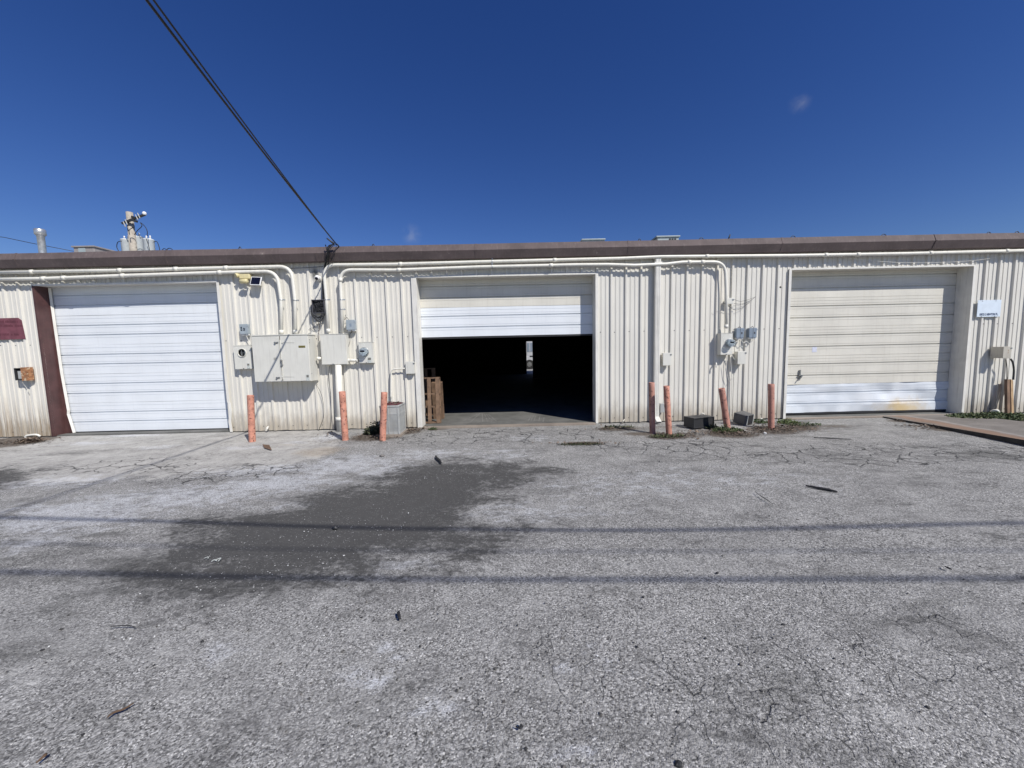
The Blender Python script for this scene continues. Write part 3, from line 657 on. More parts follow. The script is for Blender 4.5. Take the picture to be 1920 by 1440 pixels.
od = d3.build('overhead_door', m_cream_door, bld); tag(od, 'closed cream overhead door with scuffs and a latch')
s = MB(); door_sec(s, x0-.05, x1+.05, .07, .61, DOORY-.002, (.19, .42), dent=.05); backing(s, x0-.05, x1+.05, .08, .66, DOORY+.02); tag(s.build('door_section', dented_white(), od), 'dented white bottom section with yellow rust stain')
MB().box(x0-.04, x1+.04, DOORY-.006, DOORY+.03, .03, .072).build('bottom_seal', m_gasket, od)
p = W(1498.5, 704, -.25); h = MB(); h.box(p.x-.012, p.x+.012, DOORY-.03, DOORY-.002, p.z-.08, p.z+.12); h.beam((p.x+.03, DOORY-.045, p.z+.0), (p.x-.04, DOORY-.045, p.z-.10), .02, .02, up=(0, 1, 0)); h.box(p.x-.03, p.x+.04, DOORY-.04, DOORY-.002, p.z-.01, p.z+.015); h.build('latch', m_steel, od)
p = W(1527, 655, -.25); MB().box(p.x-.05, p.x+.05, DOORY-.004, DOORY-.0025, p.z-.06, p.z+.05).build('sticker', paint('faded_sticker', (.60, .62, .72), .6, var=.1, sc=30), od)
p = W(1461, 539); MB().lathe((p.x, D-.034, p.z), (0, -1, 0), [(0, .02), (.002, .02)], 10).build('wall_hole', m_gasket, bld)

# ================================================================ CONDUITS
def conduit(name, pts, r, mat, label, cat='conduit', bendr=.24, group=None, rings=(), d=.075, straps=()):
    P = bend([W(u, v, dd if dd else d) for (u, v, dd) in [(a if len(a) == 3 else (*a, None)) for a in pts]], bendr)
    root = empty(name, P[0], label, cat, group)
    MB().tube(P, r, 12).build('pipe', mat, root)
    def nearest(u, v):
        q_ = W(u, v, d); return min(range(len(P)-1), key=lambda i: dseg(P[i], P[i+1], q_)), q_
    def dseg(a, b, p):
        t = max(0, min(1, (p-a).dot(b-a)/max(1e-9, (b-a).length_squared))); return (a+(b-a)*t-p).length
    for (u, v) in rings:
        i, q_ = nearest(u, v); a, b = P[i], P[i+1]; t = max(0, min(1, (q_-a).dot(b-a)/(b-a).length_squared)); c = a+(b-a)*t; ax = (b-a).normalized()
        MB().lathe(c-ax*.035, ax, [(0, r*1.0), (.001, r*1.28), (.07, r*1.28), (.071, r*1.0)], 12, cap=False).build('coupling', mat, root)
    for (u, v) in straps:
        i, q_ = nearest(u, v); a, b = P[i], P[i+1]; t = max(0, min(1, (q_-a).dot(b-a)/(b-a).length_squared)); c = a+(b-a)*t; ax = (b-a).normalized()
        s = MB(); s.lathe(c-ax*.01, ax, [(0, r*1.01), (.001, r*1.15), (.02, r*1.15), (.021, r*1.01)], 12, cap=False)
        sd = ax.cross(Vector((0, 1, 0))).normalized(); sd = sd if (sd.x > 0 or abs(sd.x) < .2) else -sd
        s.beam(c+sd*r, c+sd*(r+.04), .02, .012, up=(0, 1, .01)); s.lathe(c+sd*(r+.034)+Vector((0, -.02, 0)), (0, 1, 0), [(0, .016), (.02, .016)], 6)
        s.build('strap', m_galv, root)
    return root
GC = 'cream conduits running along the wall'
conduit('conduit', [(-60, 512), (225, 507), (415, 502.5), (546, 499.5), (553, 560), (554, 627)], .034, m_pipe, 'upper cream conduit above the white door, bending down into the big cabinet', group=GC, rings=[(60, 511), (225, 507), (424, 502.5), (330, 504), (554, 622)], straps=[(552, 563)], d=.118)
conduit('conduit', [(-60, 525), (82, 522.5), (230, 517), (412, 511), (519, 508.5), (527, 560), (528, 627)], .034, m_pipe, 'lower cream conduit above the white door, bending down into the big cabinet', group=GC, rings=[(82, 522.5), (230, 517), (412, 511), (120, 521), (528, 622)], straps=[(527, 562)], d=.118)
conduit('conduit', [(616, 624), (612, 560), (606.5, 497), (740, 495.5), (900, 491), (1160, 484.6), (1240, 481), (1480, 479.3), (1700, 475.5), (1990, 468)], .031, m_pipe, 'upper long cream conduit running from the middle cabinet to the right edge', group=GC, rings=[(751, 495), (1040, 488), (1325, 481), (1548, 477), (1608, 476), (1887, 470), (616, 620), (1744, 474)], straps=[(613, 562), (923, 490)], d=.118)
conduit('conduit', [(642, 624), (640, 560), (637, 506), (740, 506.5), (900, 500.5), (1080, 496.5), (1140, 496), (1190, 497.5), (1250, 495), (1280, 491.5), (1359.5, 491), (1361.5, 540), (1361.5, 616)], .031, m_pipe, 'lower long cream conduit running from the middle cabinet to the right meter', group=GC, rings=[(748, 506), (1033, 497.6), (1317, 491.3), (640, 525), (1361, 612), (1292, 491.5)], straps=[(640, 562), (640, 580), (923, 500)], d=.118)
conduit('riser_pipe', [(634.5, 684, .14), (637.5, 808, .14)], .062, m_pipe, 'fat cream pipe dropping from the middle cabinet to the ground', cat='pipe', rings=[(637.5, 785)], d=.14)
# thin cable along the eave
def wire(name, pts, r, mat, label, cat='cable', group=None, n=8):
    o = MB().tube(smooth(pts, n), r, 6).build(name, mat); tag(o, label, cat, group); return o
wire('thin_wire', [W(-30, 506, .05), W(60, 509, .06), W(135, 508, .07), W(220, 503, .06), W(330, 501, .06), W(450, 500, .05)], .006, m_darkmetal, 'thin dark wire sagging beside the conduits at the far left eave')
wire('thin_wire', [W(545, 503, .05), W(570, 502, .05), W(595, 500.5, .05), W(606, 499.5, .05)], .005, m_darkmetal, 'short thin wire under the eave above the camera stain')
wire('thin_wire', [W(1560, 479, .06), W(1600, 485, .06), W(1680, 492, .06), W(1760, 492, .06), W(1830, 488, .06), W(1880, 480, .06), W(1910, 473, .06)], .0035, m_pipe, 'thin pale wire drooping over the cream door from the conduit')

# ================================================================ WALL BOXES
def rect(u0, v0, u1, v1, d):
    vm = (v0+v1)/2; um = (u0+u1)/2
    return W(u0, vm, d).x, W(u1, vm, d).x, W(um, v1, d).z, W(um, v0, d).z
# the big double-door cabinet
dd = .34; x0, x1, z0, z1 = rect(474.5, 628.5, 580, 716, dd); y0 = D-dd
cab = empty('electrical_cabinet', ((x0+x1)/2, D, z0), 'large cream steel cabinet with two doors, widest box on the wall', 'electrical box')
MB().box(x0, x1, y0+.008, D-.034, z0, z1-.004).build('enclosure', m_box, cab, bevel=.005)
MB().box(x0-.012, x1+.012, y0-.012, D-.034, z1-.004, z1+.012).build('rain_lid', m_box, cab)
xm = W(527, 670, dd).x
MB().box(x0+.004, xm-.008, y0-.004, y0+.008, z0+.012, z1-.016).build('door', m_box, cab, bevel=.003)
dr = MB().box(xm+.008, x1-.004, y0-.004, y0+.008, z0+.012, z1-.016).build('door', m_box, cab, bevel=.003)
MB().box(xm-.0078, xm+.0078, y0-.001, y0+.006, z0+.014, z1-.018).build('seam', m_darkline, cab)
MB().box(xm-.02, xm-.006, y0-.016, y0-.0045, z0+.03, z1-.05).box(xm+.004, xm+.012, y0-.014, y0-.0045, z0+.06, z1-.09).build('locking_bar', m_box, cab)
for (u, v) in ((516, 642), (519.5, 708)):
    p = W(u, v, dd+.03); hm = MB(); hm.box(p.x-.02, p.x+.045, y0-.02, y0-.0045, p.z-.012, p.z+.012); hm.lathe((p.x-.01, y0-.03, p.z-.006), (0, 1, 0), [(0, .02), (.022, .02)], 8); hm.build('hasp', m_steel, cab)
for v in (642, 706):
    p = W(531, v, dd); hm = MB(); q_ = W(552, v, dd); hm.beam((p.x, y0-.008, p.z), (q_.x, y0-.008, q_.z), .007, .006, up=(0, 1, 0)); hm.box(p.x-.02, p.x, y0-.02, y0-.0045, p.z-.012, p.z+.012); hm.build('hinge_bar', m_box, cab)
p = W(529, 680, dd); h = MB(); h.box(p.x-.014, p.x+.014, y0-.03, y0-.0045, p.z-.045, p.z+.05); h.tube([(p.x, y0-.04, p.z+.03), (p.x+.012, y0-.05, p.z+.07)], .012, 8); h.lathe((p.x+.004, y0-.04, p.z-.045), (0, 1, 0), [(0, .02), (.03, .02)], 10); h.build('handle', m_steel, cab)
def plate(u0, v0, u1, v1, d, mat, name, par, y):
    a, b, c, e = rect(u0, v0, u1, v1, d); return MB().box(a, b, y-.0065, y-.0045, c, e).build(name, mat, par)
plate(560, 648, 572.5, 652, dd, m_brass, 'brass_plate', cab, y0)
def label_marks(u0, v0, u1, v1, d, par, y):
    lb = plate(u0, v0, u1, v1, d, m_label, 'paper_label', par, y); a, b, c, e = rect(u0, v0, u1, v1, d); s = MB()
    for i in range(1): s.box(a+.008, b-.008-.01*(i % 2), y-.0075, y-.0066, c+(e-c)*.55, e-.012)
    s.build('print', m_darkline, lb)
label_marks(574.5, 702, 580.2, 714, dd, cab, y0)
for v in (671.5, 674.5):
    s = MB(); a = W(513.5, v, dd); b = W(520 if v < 673 else 518, v, dd); s.box(a.x, b.x, y0-.006, y0-.0045, a.z-.006, a.z+.006); s.build('print', m_darkline, cab)
for (v) in (637, 642, 700):
    p = PY(583, v, D-.25); MB().lathe((x1+.001, D-.29, p.z), (1, 0, 0), [(0, .009), (.006, .007)], 8).build('side_screw', m_steel, cab)
MB().tube([W(595, 672, .12), W(603, 672, .12)], .028, 12).tube([W(596, 672, .12)+Vector((-.01, 0, 0)), W(599.5, 672, .12)], .034, 12).build('nipple_pipe', m_pipe, cab)
# middle cabinet
dd = .17; x0, x1, z0, z1 = rect(601.5, 626.5, 650, 684, dd); y0 = D-dd
cb = empty('electrical_box', ((x0+x1)/2, D, z0), 'plain cream steel box with a fat pipe under it, right of the big cabinet', 'electrical box')
MB().box(x0, x1, y0+.006, D-.034, z0, z1-.006).build('enclosure', m_box, cb, bevel=.005)
MB().box(x0+.004, x1-.004, y0-.003, y0+.006, z0+.01, z1-.012).build('cover', m_box, cb, bevel=.003)
MB().box(x0-.008, x1+.008, y0-.008, D-.034, z1-.006, z1+.006).build('rain_lid', m_box, cb)
p = W(625, 683, dd); MB().box(p.x-.01, p.x+.01, y0-.014, y0-.003, p.z-.012, p.z+.015).build('hasp', m_steel, cb)
MB().tube([W(652, 675.5, .1), W(672, 675.5, .1)], .030, 12).tube([W(653, 675.5, .1), W(656, 675.5, .1)], .036, 12).tube([W(668, 675.5, .1), W(671, 675.5, .1)], .036, 12).build('nipple_pipe', m_pipe, cb)

def meter_can(u0, v0, u1, v1, d, mu, mv, mr, label, glass=True, mat=m_box, lab=None):
    x0, x1, z0, z1 = rect(u0, v0, u1, v1, d); y0 = D-d
    r = empty('electric_meter', ((x0+x1)/2, D, z0), label, 'electric meter', 'electric meter boxes on the wall')
    c = W(mu, mv, d); rad = abs(W(mu+mr, mv, d).x-c.x)
    if glass: MB().box(x0, x1, y0+.01, D-.034, z0, z1-.004).build('enclosure', mat, r, bevel=.005)
    else: MB().box(x0, x1, y0+.075, D-.034, z0, z1-.004).box(x0, x0+.004, y0, y0+.074, z0, z1-.004).box(x1-.004, x1, y0, y0+.074, z0, z1-.004).box(x0+.005, x1-.005, y0+.001, y0+.074, z0, z0+.005).build('enclosure', mat, r)
    MB().box(x0-.004, x1+.004, y0-.004, D-.034, z1-.004, z1+.006).build('rain_lid', mat, r)
    # cover with a round hole
    s = MB(); n = 28; ring = [(c.x+rad*math.cos(2*math.pi*i/n), c.z+rad*math.sin(2*math.pi*i/n)) for i in range(n)]
    X0, X1, Z0, Z1 = x0+.005, x1-.005, z0+.006, z1-.008
    outer = []
    for (px_, pz_) in ring:
        dx, dz = px_-c.x, pz_-c.z; t = min(((X1-c.x) if dx > 0 else (X0-c.x))/dx if abs(dx) > 1e-6 else 1e9, ((Z1-c.z) if dz > 0 else (Z0-c.z))/dz if abs(dz) > 1e-6 else 1e9)
        outer.append((c.x+dx*t, c.z+dz*t))
    for cx_, cz_ in ((X0, Z0), (X1, Z0), (X1, Z1), (X0, Z1)):
        i = min(range(n), key=lambda i: (outer[i][0]-cx_)**2+(outer[i][1]-cz_)**2); outer[i] = (cx_, cz_)
    s.v = [Vector((a, y0, b)) for a, b in ring]+[Vector((a, y0, b)) for a, b in outer]
    for i in range(n): j = (i+1) % n; s.face((i, j, n+j, n+i))
    s.build('cover', mat, r)
    s = MB(); s.lathe((c.x, y0+.006, c.z), (0, -1, 0), [(0, rad*.96), (0, rad*1.08), (.016, rad*1.08), (.022, rad*1.03), (.022, rad*.95), (0, rad*.92)], 28, cap=False); s.build('meter_ring', m_galv if glass else mat, r)
    if glass:
        MB().lathe((c.x, y0-.0, c.z), (0, -1, 0), [(0, rad*.9), (.05, rad*.88), (.06, rad*.83)], 28).build('meter_dial', m_face, r)
        MB().lathe((c.x, y0-.016, c.z), (0, -1, 0), [(0, rad*.94), (.05, rad*.92), (.085, rad*.84), (.092, rad*.7)], 28).build('meter_glass', m_glass, r)
        MB().box(c.x-rad*.5, c.x+rad*.5, y0-.1115, y0-.1085, c.z-.0*rad, c.z+rad*.36).build('display', m_navy, r)
    else:
        s = MB(); s.box(x0+.006, x1-.006, y0+.062, y0+.074, z0+.006, z1-.008); bk = s.build('socket_back', m_darkbox, r)
        s = MB()
        for dx, dz in ((-.4, .4), (.4, .4), (-.4, -.4), (.4, -.4)): s.box(c.x+dx*rad-.012, c.x+dx*rad+.012, y0+.03, y0+.061, c.z+dz*rad-.03, c.z+dz*rad+.03)
        s.box(c.x-.07, c.x+.07, y0+.035, y0+.042, c.z-.006, c.z+.006); s.build('jaw_clip', m_steel, r)
    p = ((x0+x1)/2, y0-.006, z0+.012); MB().box(p[0]-.008, p[0]+.008, y0-.012, y0, z0-.006, z0+.02).build('seal', m_steel, r)
    if lab: label_marks(*lab, d, r, y0)
    return r
meter_can(439, 648, 472, 692, .13, 454, 661.5, 7.8, 'cream meter box with an empty round socket, left of the big cabinet', glass=False, lab=(463.5, 681, 468.8, 690.5))
meter_can(672.5, 642, 699.5, 681, .12, 683, 660, 8.4, 'cream meter box with round glass meter, right of the middle cabinet', lab=(689.5, 670, 696.5, 680.5))
mr_ = meter_can(1351, 625, 1373.8, 665.5, .17, 1367.3, 643.3, 7.6, 'cream meter box with round glass meter, right of the leaning-pipe door gap near two blue-grey boxes')
mr_['label'] = 'cream meter box with round glass meter beside two blue-grey boxes'

def small_box(name, u0, v0, u1, v1, d, mat, label, cat, group=None, lidmat=None, ports=0, clip=True):
    x0, x1, z0, z1 = rect(u0, v0, u1, v1, d); y0 = D-d; r = empty(name, ((x0+x1)/2, D, z0), label, cat, group)
    MB().box(x0, x1, y0+.012, D-.034, z0, z1).build('body', mat, r, bevel=.005)
    MB().box(x0-.004, x1+.004, y0-.004, y0+.012, z0-.004, z1+.004).build('cover', lidmat or mat, r, bevel=.004)
    if ports:
        s = MB(); w = (x1-x0)
        for i in range(ports): cx = x0+w*(.28+.5*i); MB().box(cx-.03, cx+.03, y0+.015, D-.05, z0-.03, z0-.001).build('port', m_white, r)
    if clip: MB().box(x1-.02, x1+.014, y0-.008, y0+.014, z1-.05, z1-.02).build('clip', m_steel if not ports else mat, r)
    return r, (x0, x1, y0, z0, z1)
GG = 'small grey telephone boxes on the wall'
b1, q1 = small_box('telephone_box', 449.5, 608, 464.5, 626, .11, m_gray, 'grey telephone box with dark mark, left of the big cabinet', 'telephone box', GG, ports=2)
s = MB(); x0, x1, y0, z0, z1 = q1
for i in range(3): s.box(x0+.02, x0+.05, y0-.006, y0-.0045, z0+.06+i*.03, z0+.08+i*.03)
s.tube(smooth([(x0+.11, y0-.006, z0+.10), (x0+.085, y0-.006, z0+.115), (x0+.075, y0-.006, z0+.095), (x0+.10, y0-.006, z0+.085), (x0+.095, y0-.006, z0+.065), (x0+.07, y0-.006, z0+.07)], 4), .005, 5); s.build('mark', m_navy, b1)
b2, q2 = small_box('telephone_box', 649.5, 600, 665.5, 618, .12, m_gray, 'pale grey telephone box above the round glass meter', 'telephone box', GG, ports=2)
s = MB(); x0, x1, y0, z0, z1 = q2; s.box((x0+x1)/2-.022, (x0+x1)/2+.018, y0-.006, y0-.0045, z0+.06, z0+.12); s.build('mark', m_blueg, b2)
b3, q3 = small_box('telephone_box', 1381, 615.5, 1394.5, 633, .12, m_blueg, 'blue-grey telephone box immediately right of the right meter', 'telephone box', GG, ports=2)
b4, q4 = small_box('telephone_box', 1405, 615, 1418.5, 632.5, .12, m_blueg, 'blue-grey telephone box, farthest right of the boxes beside the meter', 'telephone box', GG, ports=2)
for b_, q_ in ((b3, q3), (b4, q4)):
    x0, x1, y0, z0, z1 = q_; s = MB(); s.box((x0+x1)/2-.003, (x0+x1)/2+.003, y0-.006, y0-.0045, z0, z1); s.box((x0+x1)/2+.02, (x0+x1)/2+.045, y0-.006, y0-.0045, z0+.07, z0+.11)
    s.tube(smooth([((x0+x1)/2-.04, y0+.03, z1), ((x0+x1)/2, y0+.02, z1+.03), ((x0+x1)/2+.03, y0+.03, z1)], 5), .006, 6); s.build('mark', m_darkbox, b_)
GD = 'small cream switch boxes on the wall'
small_box('switch_box', 761, 678.5, 776.5, 700.5, .10, m_box, 'small cream switch box beside the open doorway above the air conditioner', 'switch box', GD)
small_box('switch_box', 1243.5, 662, 1258, 685, .13, m_box, 'small cream switch box just right of the downspout', 'switch box', GD)
small_box('switch_box', 1383.5, 659, 1398, 682.5, .15, m_box, 'small cream switch box below the two blue-grey boxes', 'switch box', GD)
small_box('switch_box', 1364.5, 559, 1374.5, 569.5, .10, m_box, 'tiny cream junction box high beside the right conduit', 'switch box', GD)
small_box('switch_box', 1881, 650, 1895.5, 671.5, .24, m_box2, 'weathered beige switch box with rusty side at the far right', 'switch box', GD)
small_box('switch_box', 1238.5, 757, 1247, 773, .11, m_acgrey, 'small grey box low on the wall behind a leaning bollard', 'switch box', GD)
s = MB(); s.tube(smooth([W(733, 747, .08), W(733, 720, .08), W(733.5, 700, .08), W(737, 693, .08), W(745, 691.5, .08), W(759, 691, .08)], 6), .014, 8); tag(s.build('thin_conduit', m_pipe), 'thin cream conduit curving up from the air conditioner to its switch box', 'conduit')
# security light, solar panel, camera
r = empty('security_light', W(454, 522), 'yellowed plastic security light beside the solar panel under the conduits', 'light')
a, b, c, e = rect(447, 513.5, 468, 523, .14); MB().box(a, b, D-.14, D-.034, c, e).build('housing', m_yellow, r, bevel=.02)
p = W(445, 517, .15); MB().lathe(p+Vector((.02, .05, .02)), (-.5, -.8, -.25), [(0, .025), (.07, .045), (.085, .04)], 14).build('sensor', m_yellow, r)
p = W(456, 527, .18); MB().lathe(p+Vector((-.08, .03, 0)), (1, -.1, .0), [(0, .02), (.01, .04), (.14, .045), (.16, .02)], 14).build('lamp_head', m_yellow, r)
r = empty('solar_panel', W(480, 535), 'small black solar panel in a white frame below the conduits', 'solar panel')
rot = Matrix.Rotation(R(-18), 3, 'X') @ Matrix.Rotation(R(4), 3, 'Y')
p = W(480, 527, .14); MB().obox(p, (.205, .02, .175), rot).build('frame', m_white, r, bevel=.004)
MB().obox(p+rot @ Vector((0, -.012, 0)), (.175, .004, .148), rot).build('cells', m_navy, r)
MB().beam(p+Vector((0, .01, .03)), (p.x, D-.03, p.z+.10), .02, .02).build('bracket', m_yellow, r)
wire('thin_wire', [W(461, 530, .1), W(465, 537, .06), W(470, 538, .06), W(474, 534, .1)], .004, m_pipe, 'short pale wire joining the security light and the solar panel')
r = empty('security_camera', W(595, 528), 'small white dome camera under the eave on a blackened patch', 'camera')
p = W(595, 521, .09); MB().lathe(Vector((p.x, D-.03, p.z)), (0, -1, -.2), [(0, .055), (.02, .055), (.03, .04)], 18).build('base', m_white, r)
MB().lathe(p, (0, -1, -.35), [(-.045, .02), (-.03, .045), (0, .054), (.03, .045), (.045, .02)], 18).build('dome', m_white, r)
MB().lathe(p+Vector((0, -.035, -.018)), (0, -1, -.35), [(0, .032), (.012, .028), (.016, .015)], 14).build('lens', m_navy, r)
# telecom box with tangled cables
dd = .13; x0, x1, z0, z1 = rect(584.5, 562, 608, 587, dd); y0 = D-dd
tb = empty('cable_box', ((x0+x1)/2, D, z0), 'open dark grey box crammed with tangled black cables under the camera', 'cable box')
s = MB(); s.box(x0, x1, D-.05, D-.036, z0, z1); s.box(x0, x0+.01, y0, D-.05, z0, z1); s.box(x1-.01, x1, y0, D-.05, z0, z1); s.box(x0, x1, y0-.01, D-.05, z1-.01, z1+.004); s.box(x0+.01, x1-.01, y0, D-.05, z0, z0+.01)
s.build('enclosure', paint('purple_grey_plastic', (.10, .10, .115), .5, var=.1), tb)
rr = random.Random(3); s = MB()
for i in range(16):
    pts = [Vector((rr.uniform(x0+.05, x1-.02), y0+rr.uniform(0, .05), rr.uniform(z0+.01, z1-.02))) for _ in range(6)]
    s.tube(smooth(pts, 5), rr.choice((.005, .007, .009)), 5)
for i in range(7):
    a = rr.uniform(x0-.03, x0+.08); b = rr.uniform(x1-.06, x1+.03); zz_ = z0-rr.uniform(.08, .17)
    s.tube(smooth([(a, y0+.02, z0+rr.uniform(.05, .18)), (a+.01, y0+.0, z0-.03), ((a+b)/2-.03, y0-.01, zz_), ((a+b)/2+.04, y0-.01, zz_+.01), (b-.01, y0, z0-.03), (b, y0+.02, z0+rr.uniform(.03, .15))], 6), rr.choice((.006, .008)), 5)
s.build('cable_tangle', m_black, tb)['kind'] = 'stuff'
s = MB(); s.tube(smooth([W(598, 605, .1), W(590, 612, .08), W(580, 617, .07), W(581, 619, .07), W(590, 614, .07), W(602, 603, .08), W(606, 596, .1)], 6), .004, 5)
s.tube(smooth([W(596, 600, .1), W(592, 606, .1), W(596, 609, .1), W(603, 606, .1), W(608, 592, .1)], 6), .005, 5); tag(s.build('loose_cable', m_darkmetal), 'loose loops of thin cable hanging below the tangled cable box', 'cable')
wire('loose_cable', [W(597, 605, .08), W(599, 614, .06), W(597.5, 622, .06), W(598, 628, .06), W(598, 640, .06)], .005, m_orangewood, 'thin brown wire hanging from the tangled cable box behind the cabinet')
# service drop from the pole behind the camera
A = PY(631, 458, D-.26); P2_ = PY(275, 0, 3.1)
pole_top = Vector((-1.2, -9.5, 7.6))
def drop(A, B, mid, off, n=40):
    out = []
    for i in range(n+1):
        t = i/n; tm = (A.y-mid.y)/(A.y-B.y)
        P = A.lerp(B, t)
        # quadratic through A, mid, B
        corr = (mid-A.lerp(B, tm))/(tm*(1-tm))
        out.append(P+corr*t*(1-t)+off*min(1, t*6))
    return out
r = empty('service_drop_cable', A, 'black overhead service cable swooping from upper left down to the eave', 'cable')
MB().tube(drop(A, pole_top, P2_, Vector((0, 0, 0))), .011, 8).build('insulated_cable', m_black, r)
MB().tube(drop(A+Vector((.0, -.02, -.0)), pole_top+Vector((.2, 0, -.1)), P2_+Vector((.05, 0, 0.0)), Vector((0, 0, 0))), .008, 6).build('messenger_wire', m_black, r)
s = MB(); s.tube([A+Vector((.01, 0, 0)), A+Vector((.0, .25, -.06))], .012, 8); s.lathe(A+Vector((-.03, -.02, .0)), (-.6, -.5, .5), [(0, .012), (.02, .02), (.16, .012)], 8); s.build('wedge_clamp', m_darkmetal, r)
s = MB(); rr = random.Random(5)
tgt = [(613, 487), (611, 492), (615, 497), (608, 502)]
for i, (du, dv) in enumerate(tgt):
    s.tube(smooth([A+Vector((-.03, -.02, 0)), PY(619+rr.uniform(-3, 2), 461, D-.30), PY(612+rr.uniform(-1, 4), 470, D-.30), PY(614+rr.uniform(-2, 2), 480, D-.25), PY(du, dv, D-.12), PY(607.5+i*.8, 512+i, D-.10), PY(605+i*.6, 530, D-.09), PY(604.5+i*.8, 548, D-.09), PY(605+i, 563, D-.09)], 6), .009, 6)
s.tube(smooth([A, PY(629, 470, D-.28), PY(625, 481, D-.26), PY(622, 488, D-.2)], 6), .005, 6)
s.tube(smooth([A, PY(622, 463, D-.3), PY(616, 475, D-.28), PY(619, 483, D-.2), PY(623, 488, D-.15)], 6), .006, 6)
s.tube(smooth([PY(610, 459, D-.27), PY(612, 465, D-.28), PY(614, 478, D-.27), PY(612, 490, D-.2)], 6), .010, 6)
tag(s.build('cable_bundle', m_black), 'bundle of black cables looping over the gutter and down to the tangled box', 'cable')
# loose wires lower down
wire('loose_cable', [W(597, 714, .06), W(594, 722, .06), W(601, 735, .06), W(606, 755, .06), W(607, 780, .06), W(600, 800, .06), W(597, 808, .06)], .004, m_darkmetal, 'thin wire straggling down the wall right of the big cabinet')
wire('loose_cable', [W(618, 686, .06), W(616, 710, .06), W(620, 740, .06), W(621, 780, .06), W(619, 806, .06)], .004, m_darkmetal, 'thin wire hanging straight down under the middle cabinet')
wire('loose_cable', [W(648, 590, .09), W(646, 600, .08), W(650, 595, .08), W(655, 601, .1)], .004, m_darkmetal, 'short wire curling above the pale grey telephone box')
wire('loose_cable', [W(652, 619, .08), W(658, 624, .08), W(664, 619, .08), W(656, 627, .07), W(656, 640, .07), W(652, 655, .07)], .004, m_darkmetal, 'thin wire curling below the pale grey telephone box')
wire('loose_cable', [W(462, 630, .08), W(466, 638, .08), W(470, 645, .1)], .006, m_pipe, 'short cream cable between the marked telephone box and the empty meter socket')
wire('loose_cable', [W(1375, 561, .09), W(1388, 565, .06), W(1402, 562, .06), W(1416, 557, .06)], .003, m_darkmetal, 'uppermost thin wire sweeping right from the tiny junction box')
wire('loose_cable', [W(1376, 569, .09), W(1392, 570, .06), W(1408, 563, .06), W(1417, 556, .06)], .0035, m_darkmetal, 'lower thin wire sweeping right from the tiny junction box')
wire('loose_cable', [W(1351, 570, .14), W(1358, 569, .15), W(1366, 574, .1), W(1378, 581, .06), W(1390, 578, .06), W(1405, 567, .06)], .0035, m_darkmetal, 'longest thin wire crossing the conduit and looping right')
wire('loose_cable', [W(1375, 645, .1), W(1383, 639, .1), W(1388, 636, .1), W(1394, 643, .08), W(1399, 640, .08), W(1406, 644, .08), W(1413, 635, .1)], .007, m_pipe, 'wavy pale cable linking the two blue-grey telephone boxes')
wire('loose_cable', [W(1363, 668, .1), W(1362, 690, .07), W(1365, 708, .07), W(1370, 716, .07), W(1378, 700, .07), W(1383, 685, .07)], .004, m_pipe, 'pale wire looping below the right meter up to the switch box')
wire('loose_cable', [W(1372, 666, .1), W(1378, 676, .1), W(1383, 690, .09)], .006, m_pipe, 'short pale wire slanting down beside the lowest cream switch box')
wire('loose_cable', [W(1369, 667, .09), W(1371, 690, .07), W(1372, 720, .06), W(1371, 760, .06), W(1371, 790, .06)], .006, m_pipe, 'pale wire running down the wall from the right meter to the ground')
wire('loose_cable', [W(1895, 673, .2), W(1899, 680, .2), W(1901, 695, .2), W(1900, 712, .22)], .016, m_darkmetal, 'dark hose curving from the far right switch box to the leaning boards')
wire('loose_cable', [W(1886, 674, .14), W(1888, 690, .12), W(1888, 712, .14)], .008, m_darkmetal, 'thin cable under the far right switch box beside the hose')
def stub(pts, r_, label, name='pipe_stub', mat=m_pipe): 
    o = MB().tube(smooth(pts, 6), r_, 8).build(name, mat); tag(o, label, 'pipe', 'short pipe stubs out of the wall'); return o
stub([W(1311, 789, .06), W(1314, 778, .1), W(1318, 775, .12), W(1322, 780, .1), W(1322, 788, .06)], .012, 'bent white pipe stub above the black box on the ground')
stub([W(1342, 680, .0), W(1343, 682, .09), W(1343, 689, .1)], .014, 'small white pipe stub left below the right meter')
stub([W(499, 808, .1), W(501, 803, .1), W(503, 800, .05)], .018, 'small white pipe stub at the wall foot under the big cabinet')
stub([W(1426, 795, .05), W(1428, 789, .1), W(1427, 784, .1)], .020, 'short white pipe stub near the pink bollard left of the cream door')
stub([W(1165, 797, .05), W(1168, 790, .1), W(1171, 787, .05)], .016, 'small pipe stub at the wall foot right of the open doorway', mat=m_box2)
stub([W(47, 827, .12), W(49, 818, .12), W(56, 816, .12), W(68, 815, .12), W(76, 818, .1)], .02, 'bent white pipe by the dirt at the far left wall foot')
stub([PY(1858, 776, D-.1), PY(1861, 771, D-.15), PY(1869, 770, D-.2), PY(1872, 774, D-.2)], .03, 'fat white pipe elbow in the grass at the far right')

